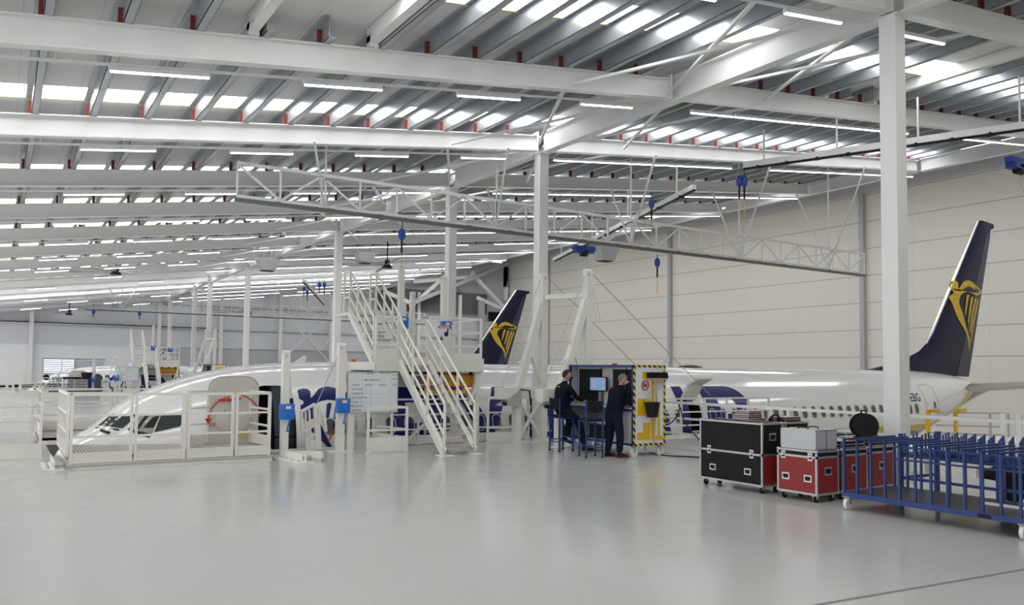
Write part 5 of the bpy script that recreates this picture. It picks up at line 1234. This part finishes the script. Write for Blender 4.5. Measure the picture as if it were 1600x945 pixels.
# ------------------------------------------------------------------ flight cases
def case(P, sx, sy, z0, z1, lab, cols, lid=.8, casters=True, latch_faces=('x',), group='flight cases', cat='flight case', rub=rubber, handles=2, name='flight_case', e=.028):
    """box with aluminium edges; cols = (front -X upper, front lower, end -Y upper, end lower, top)"""
    x0, y0 = P; x1, y1 = x0+sx, y0+sy; O = (x0, y0, 0 if casters else z0)
    t = thing(name, lab, cat, O, group); zl = z0+(z1-z0)*lid
    link('front_panel', MB(O).box((x0, y0+e/2, zl), (x0+.01, y1-e/2, z1-e/2)), cols[0], t)
    link('front_panel', MB(O).box((x0, y0+e/2, z0+e/2), (x0+.01, y1-e/2, zl)), cols[1], t)
    link('end_panel', MB(O).box((x0+e/2, y0, zl), (x1-e/2, y0+.01, z1-e/2)), cols[2], t)
    link('end_panel', MB(O).box((x0+e/2, y0, z0+e/2), (x1-e/2, y0+.01, zl)), cols[3], t)
    link('lid_panel', MB(O).box((x0+e/2, y0+e/2, z1-.012), (x1-e/2, y1-e/2, z1)), cols[4], t)
    link('inner_shell', MB(O).box((x0+.012, y0+.012, z0), (x1-.002, y1-.002, z1-.014)), black_panel, t)
    m = MB(O); a = .004
    for x in (x0-a, x1-e+a):
        for y in (y0-a, y1-e+a): m.box((x, y, z0), (x+e, y+e, z1))
    for z in (z0-a, z1-e+a, zl-e*.7):
        hh = e if z != zl-e*.7 else e*1.1
        m.box((x0-a, y0-a, z), (x1+a, y0+e*.35, z+hh)).box((x0-a, y0-a, z), (x0+e*.35, y1+a, z+hh)).box((x1-e*.35, y0-a, z), (x1+a, y1+a, z+hh)).box((x0-a, y1-e*.35, z), (x1+a, y1+a, z+hh))
    if lid >= 1: pass
    link('edge_trim', m, dull_metal, t)
    for x in (x0, x1):
        for y in (y0, y1):
            for z in (z0, z1): link('corner_cap', MB(O).sphere((x+(.010 if x == x0 else -.010), y+(.010 if y == y0 else -.010), z+(.010 if z == z0 else -.010)), e*.95, 8, 6), dull_metal, t, smooth=True)
    def fit(c, face, w, h, nm):
        c = V(c); n_ = V((-1, 0, 0)) if face == 'x' else V((0, -1, 0)); s_ = V((0, 1, 0)) if face == 'x' else V((1, 0, 0))
        def bx(a, b, c0, d, y0_, y1_): p = c+s_*a+n_*y0_+V((0, 0, b)); q_ = c+s_*c0+n_*y1_+V((0, 0, d)); return tuple(min(p[i], q_[i]) for i in range(3)), tuple(max(p[i], q_[i]) for i in range(3))
        o = link(nm, MB(O).box(*bx(-w/2, -h/2, w/2, h/2, 0, .006)), bare_metal, t)
        link('recess', MB(O).box(*bx(-w*.33, -h*.3, w*.33, h*.3, .0062, .007)), black, o)
        link('grip', MB(O).box(*bx(-w*.28, -h*.06, w*.28, h*.22, .007, .022)), bare_metal if nm == 'latch' else rub, o)
    hh_ = z1-z0
    if 'x' in latch_faces:
        for k in (.16, .84): fit((x0-.001, y0+sy*k, zl), 'x', .075, min(.13, hh_*.18), 'latch')
        if handles:
            for k in (.22, .78) : fit((x0-.001, y0+sy*k, z0+(zl-z0)*.42), 'x', .13, .10, 'recessed_handle')
    if 'y' in latch_faces: fit((x0+sx*.5, y0-.001, z0+(zl-z0)*.62 if handles != 3 else z0+(z1-z0)*.78), 'y', .15, .12, 'recessed_handle')
    if casters:
        for x in (x0+.07, x1-.07):
            for y in (y0+.07, y1-.07): caster(O, (x, y, 0), .045, rubber, t, .035)
    return t
BK, RD = black_panel, red_panel
case((9.80, 8.18), .46, 1.28, .11, 1.07, 'big black flight case with silver edges, tallest and leftmost on the floor', (BK, BK, BK, RD, BK), lid=.5, latch_faces=('x', 'y'), handles=3)
case((9.80, 7.22), .50, .68, .11, .735, 'red flight case carrying the two silver boxes', (BK, RD, BK, RD, RD), lid=.86, latch_faces=('x', 'y'))
case((10.42, 7.25), .62, .68, .11, .735, 'middle red flight case behind the left end of the blue cart', (BK, RD, BK, RD, RD), lid=.86, latch_faces=('x', 'y'))
case((11.18, 7.3), .62, .68, .11, .735, 'rightmost red flight case half hidden behind the blue cart', (BK, RD, BK, RD, RD), lid=.86, latch_faces=('x', 'y'))
SV = silver_case
def silver(P, sx, sy, z0, z1, lab):
    x0, y0 = P; O = (x0, y0, z0); t = thing('silver_box', lab, 'box', O, 'silver boxes')
    link('shell', MB(O).box((x0, y0, z0), (x0+sx, y0+sy, z1)), SV, t, bevel=.008)
    m = MB(O)
    for x in (x0-.003, x0+sx-.012):
        for y in (y0-.003, y0+sy-.012): m.box((x, y, z0), (x+.015, y+.015, z1+.002))
    for z in (z0, z1-.012): m.box((x0-.003, y0-.003, z), (x0+sx+.003, y0+.01, z+.015)).box((x0-.003, y0-.003, z), (x0+.01, y0+sy+.003, z+.015))
    link('edge_trim', m, dull_metal, t)
    m = MB(O).tube([(x0+sx/2, y0+sy*.35, z1), (x0+sx/2, y0+sy*.40, z1+.025), (x0+sx/2, y0+sy*.60, z1+.025), (x0+sx/2, y0+sy*.65, z1)], .010, 6); link('handle', m, black, t)
silver((9.82, 7.25), .235, .60, .745, 1.03, 'left silver grey box standing on the red flight case')
silver((10.065, 7.25), .235, .60, .745, 1.03, 'right silver grey box standing on the red flight case')
# group behind: black cases with slim cases on top
case((10.85, 9.1), .60, .62, .11, .98, 'black flight case behind the big one, carrying slim red and silver cases', (BK, BK, BK, BK, BK), lid=.88, latch_faces=('x', 'y'))
case((11.50, 9.1), .62, .62, .11, .98, 'black flight case farther right carrying one slim case and headphones', (BK, BK, BK, BK, BK), lid=.88, latch_faces=('x', 'y'))
def slim(P, sx, sy, z0, z1, lab):
    return case(P, sx, sy, z0, z1, lab, (RD, BK, RD, BK, dull_metal), lid=.5, casters=False, latch_faces=(), group='slim equipment cases', name='slim_case', cat='case', e=.010)
slim((10.83, 9.32), .40, .36, .985, 1.05, 'slim red striped silver case, lowest of the stack of three')
slim((10.86, 9.36), .34, .32, 1.055, 1.115, 'slim red striped silver case in the middle of the stack')
slim((10.88, 9.37), .32, .30, 1.12, 1.175, 'slim red striped silver case on top of the stack')
slim((11.62, 9.2), .42, .34, .985, 1.065, 'single slim silver case with red stripe right of the stack')
hp_ = thing('headphones', 'black headphones lying between the slim silver cases', 'headphones', (11.42, 9.25, .985))
link('headband', MB().tube([(.11*math.cos(PI*k/10), 0, .03+.10*math.sin(PI*k/10)) for k in range(11)], .018, 8), black, hp_)
for s in (-1, 1): link('ear_cup', MB().cyl((s*.11, 0, .042), (1, 0, .2), .042, .04, 12), black, hp_)
# long flat cases on the red ones
def flat(P, sx, sy, z0, z1, lab, fr=BK): return case(P, sx, sy, z0, z1, lab, (fr, fr, fr, fr, dull_metal), lid=.5, casters=False, latch_faces=(), group='flat cases', name='flat_case', cat='case', e=.014)
flat((10.48, 7.30), .56, .58, .745, .845, 'flat black and silver case on the middle red flight case')
flat((11.22, 7.34), .62, .58, .745, .845, 'flat black and silver case under the cable reel')
case((11.9, 8.2), .9, .55, .11, .86, 'low black flight case behind the red ones with orange strap', (BK, BK, BK, BK, dull_metal), lid=.85, latch_faces=('x',))
os_ = link('orange_strap', MB((11.0, 7.3, .85)).box((10.72, 7.26, .846), (10.9, 7.36, .87)), orange); os_.location = (11, 7.3, .85); tag(os_, 'short orange strap lying on the flat case left of the cable reel', 'strap')
rl = thing('cable_reel', 'black cable reel with carrying handle standing on the flat case', 'cable reel', (11.42, 7.55, .846)); rz_ = .8
ax = V((-.60, -.80, 0)).normalized(); R_ = .19
for s in (-1, 1): link('flange', MB().cyl(V((0, 0, R_))+ax*s*.10, ax, R_, .015, 32), black, rl)
cc = MB()
for k in range(9): cc.cyl(V((0, 0, R_))+ax*(-.085+.0212*k), ax, .15+.004*(k % 2), .019, 28)
link('wound_cable', cc, rubber, rl); link('hub', MB().cyl(V((0, 0, R_))+ax*.112, ax, .05, .02, 18), black, rl)
sd_ = V((ax.y, -ax.x, 0))
link('handle', MB().tube([V((0, 0, R_))-ax*.12+sd_*-.02, V((0, 0, .33))-ax*.12+sd_*.0, V((0, 0, .42))-ax*.11, V((0, 0, .425))+ax*.08, V((0, 0, .36))+ax*.115], .013, 8), black, rl)
link('foot_frame', MB().bar(V((-.12, -.08, .01)), V((.12, -.08, .01)), .02).bar(V((-.12, .10, .01)), V((.12, .10, .01)), .02), black, rl)

# ------------------------------------------------------------------ blue cart
ct = thing('rack_cart', 'long blue hooped rack cart with white wheels at the right edge', 'cart', (9.75, 6.75, 0), 'rack carts'); O = (9.75, 6.75, 0)
CX0, CX1, CY0, CY1 = 9.75, 10.95, 6.78, 4.15
m = MB(O); m.box((CX0-.02, CY1, .17), (CX0+.03, CY0, .235)).box((CX1-.03, CY1, .17), (CX1+.02, CY0, .235)).box((CX0, CY0-.05, .17), (CX1, CY0, .235)).box((CX0, CY1, .17), (CX1, CY1+.05, .235)); link('base_frame', m, blue_steel, ct)
link('deck', MB(O).box((CX0+.03, CY1+.05, .20), (CX1-.03, CY0-.05, .238)), deck_dark, ct)
ny = [6.75, 6.555, 6.355, 6.155, 5.955, 5.745, 5.545, 5.34, 5.135, 4.93, 4.725, 4.515, 4.32]
for y in ny:
    m = MB(O); m.box((CX0-.015, y-.0125, .235), (CX0+.02, y+.0125, .96)).box((CX0-.015, y-.0125, .935), (CX1, y+.0125, .96)).box((CX1-.03, y-.0125, .235), (CX1, y+.0125, .96)); link('hoop', m, blue_steel, ct)
    
for z in (.62, .80): link('cross_rail', MB(O).bar((CX1-.035, CY0-.05, z), (CX1-.035, CY1+.05, z), .025), blue_steel, ct)
for x, y in ((CX0+.03, CY0-.06), (CX0+.03, 4.50), (CX1-.06, CY0-.06), (CX1-.06, 4.50)): caster(O, (x, y, 0), .078, caster_white, ct, .045)
link('maker_plate', MB(O).box((CX0-.022, 4.83, .18), (CX0-.02, 4.98, .225)), black, ct)
# peg rack behind it
pr = thing('peg_rack', 'blue table rack with rows of upright pegs behind the hooped cart', 'rack', (11.3, 6.6, 0), 'peg racks'); O = (11.3, 6.6, 0)
RX0, RX1, RY0, RY1 = 11.10, 12.05, 6.75, 3.9
m = MB(O)
for x in (RX0, RX1):
    for y in (RY0, 5.35, RY1): m.box((x-.025, y-.025, 0), (x+.025, y+.025, .98))
m.box((RX0, RY1, .32), (RX0+.03, RY0, .36)).box((RX0, RY0-.03, .32), (RX1, RY0, .36)); link('stand', m, blue_steel, pr)
for x in [RX0+k*.19 for k in range(6)]:
    link('shelf_bar', MB(O).bar((x, RY0, .66), (x, RY1, .66), .028), blue_steel, pr)
for k in range(6): link('shelf_bar', MB(O).bar((RX0, RY0-.02-k*.55, .69), (RX1, RY0-.02-k*.55, .69), .02), blue_steel, pr)
n = 0
for x in [RX0+.02+k*.31 for k in range(4)]:
    for k in range(22):
        y = RY0-.05-k*.13
        if y < RY1: break
        n += 1; link('peg', MB(O).bar((x, y, .66), (x, y, .985), .02), blue_steel, pr)
bg = thing('black_bag', 'black padded bag lying under the blue peg rack', 'bag', (12.4, 5.9, 0))
m = MB().tube([(-.30, .2, .40), (-.1, .1, .42), (.2, -.1, .34), (.42, -.35, .22)], .1, 14, True, [.06, .12, .15, .12]); m.sphere((.1, -.02, .2), .2, 14, 10, (1, .9, 1)); link('padding', m, rubber, bg, smooth=True)
link('strap', MB().tube([(-.2, .0, .45), (.0, -.2, .52), (.25, -.25, .38)], .015, 6), black, bg)
ws = link('white_strip', MB((10.4, 4.9, .24)).box((10.38, 4.2, .239), (10.46, 5.25, .262)), white_panel); ws.location = (10.4, 4.9, .24); tag(ws, 'white strip lying on the dark deck of the blue cart', 'strip')
both(ct, 'distant blue hooped cart in front of the far aircraft nose')

# ------------------------------------------------------------------ second bay repeats
for t, lab in bay2:
    c = copy_tree(t, (0, BAY, 0), lab)
    if t is ct: c.location = (2.6, 56.2, 0); c.rotation_euler = (0, 0, PI/2)
fig = thing('tool_pile', 'dark tools piled on the distant blue cart', 'tools', (3.4, 56.6, .97)); link('bundle', MB().box((-.7, -.2, 0), (.9, .2, .12)).cyl((-1.0, 0, .1), (0, 1, 0), .18, .3), rubber, fig); link('bin', MB().tube([(1.2, 0, 0), (1.2, 0, .42)], .3, 12, True, [.24, .34]), black, fig)
# winglet of the far aircraft peeping over the near fuselage
# ------------------------------------------------------------------ light
w = bpy.data.worlds.new('overcast_daylight'); bpy.context.scene.world = w; w.use_nodes = True
bgn = w.node_tree.nodes['Background']; bgn.inputs[0].default_value = (.98, .985, 1.0, 1); bgn.inputs[1].default_value = 1.0
vs_ = bpy.context.scene.view_settings
vs_.view_transform = 'Standard'; vs_.look = 'None'; vs_.gamma = 1.0; vs_.use_curve_mapping = False; vs_.exposure = .60
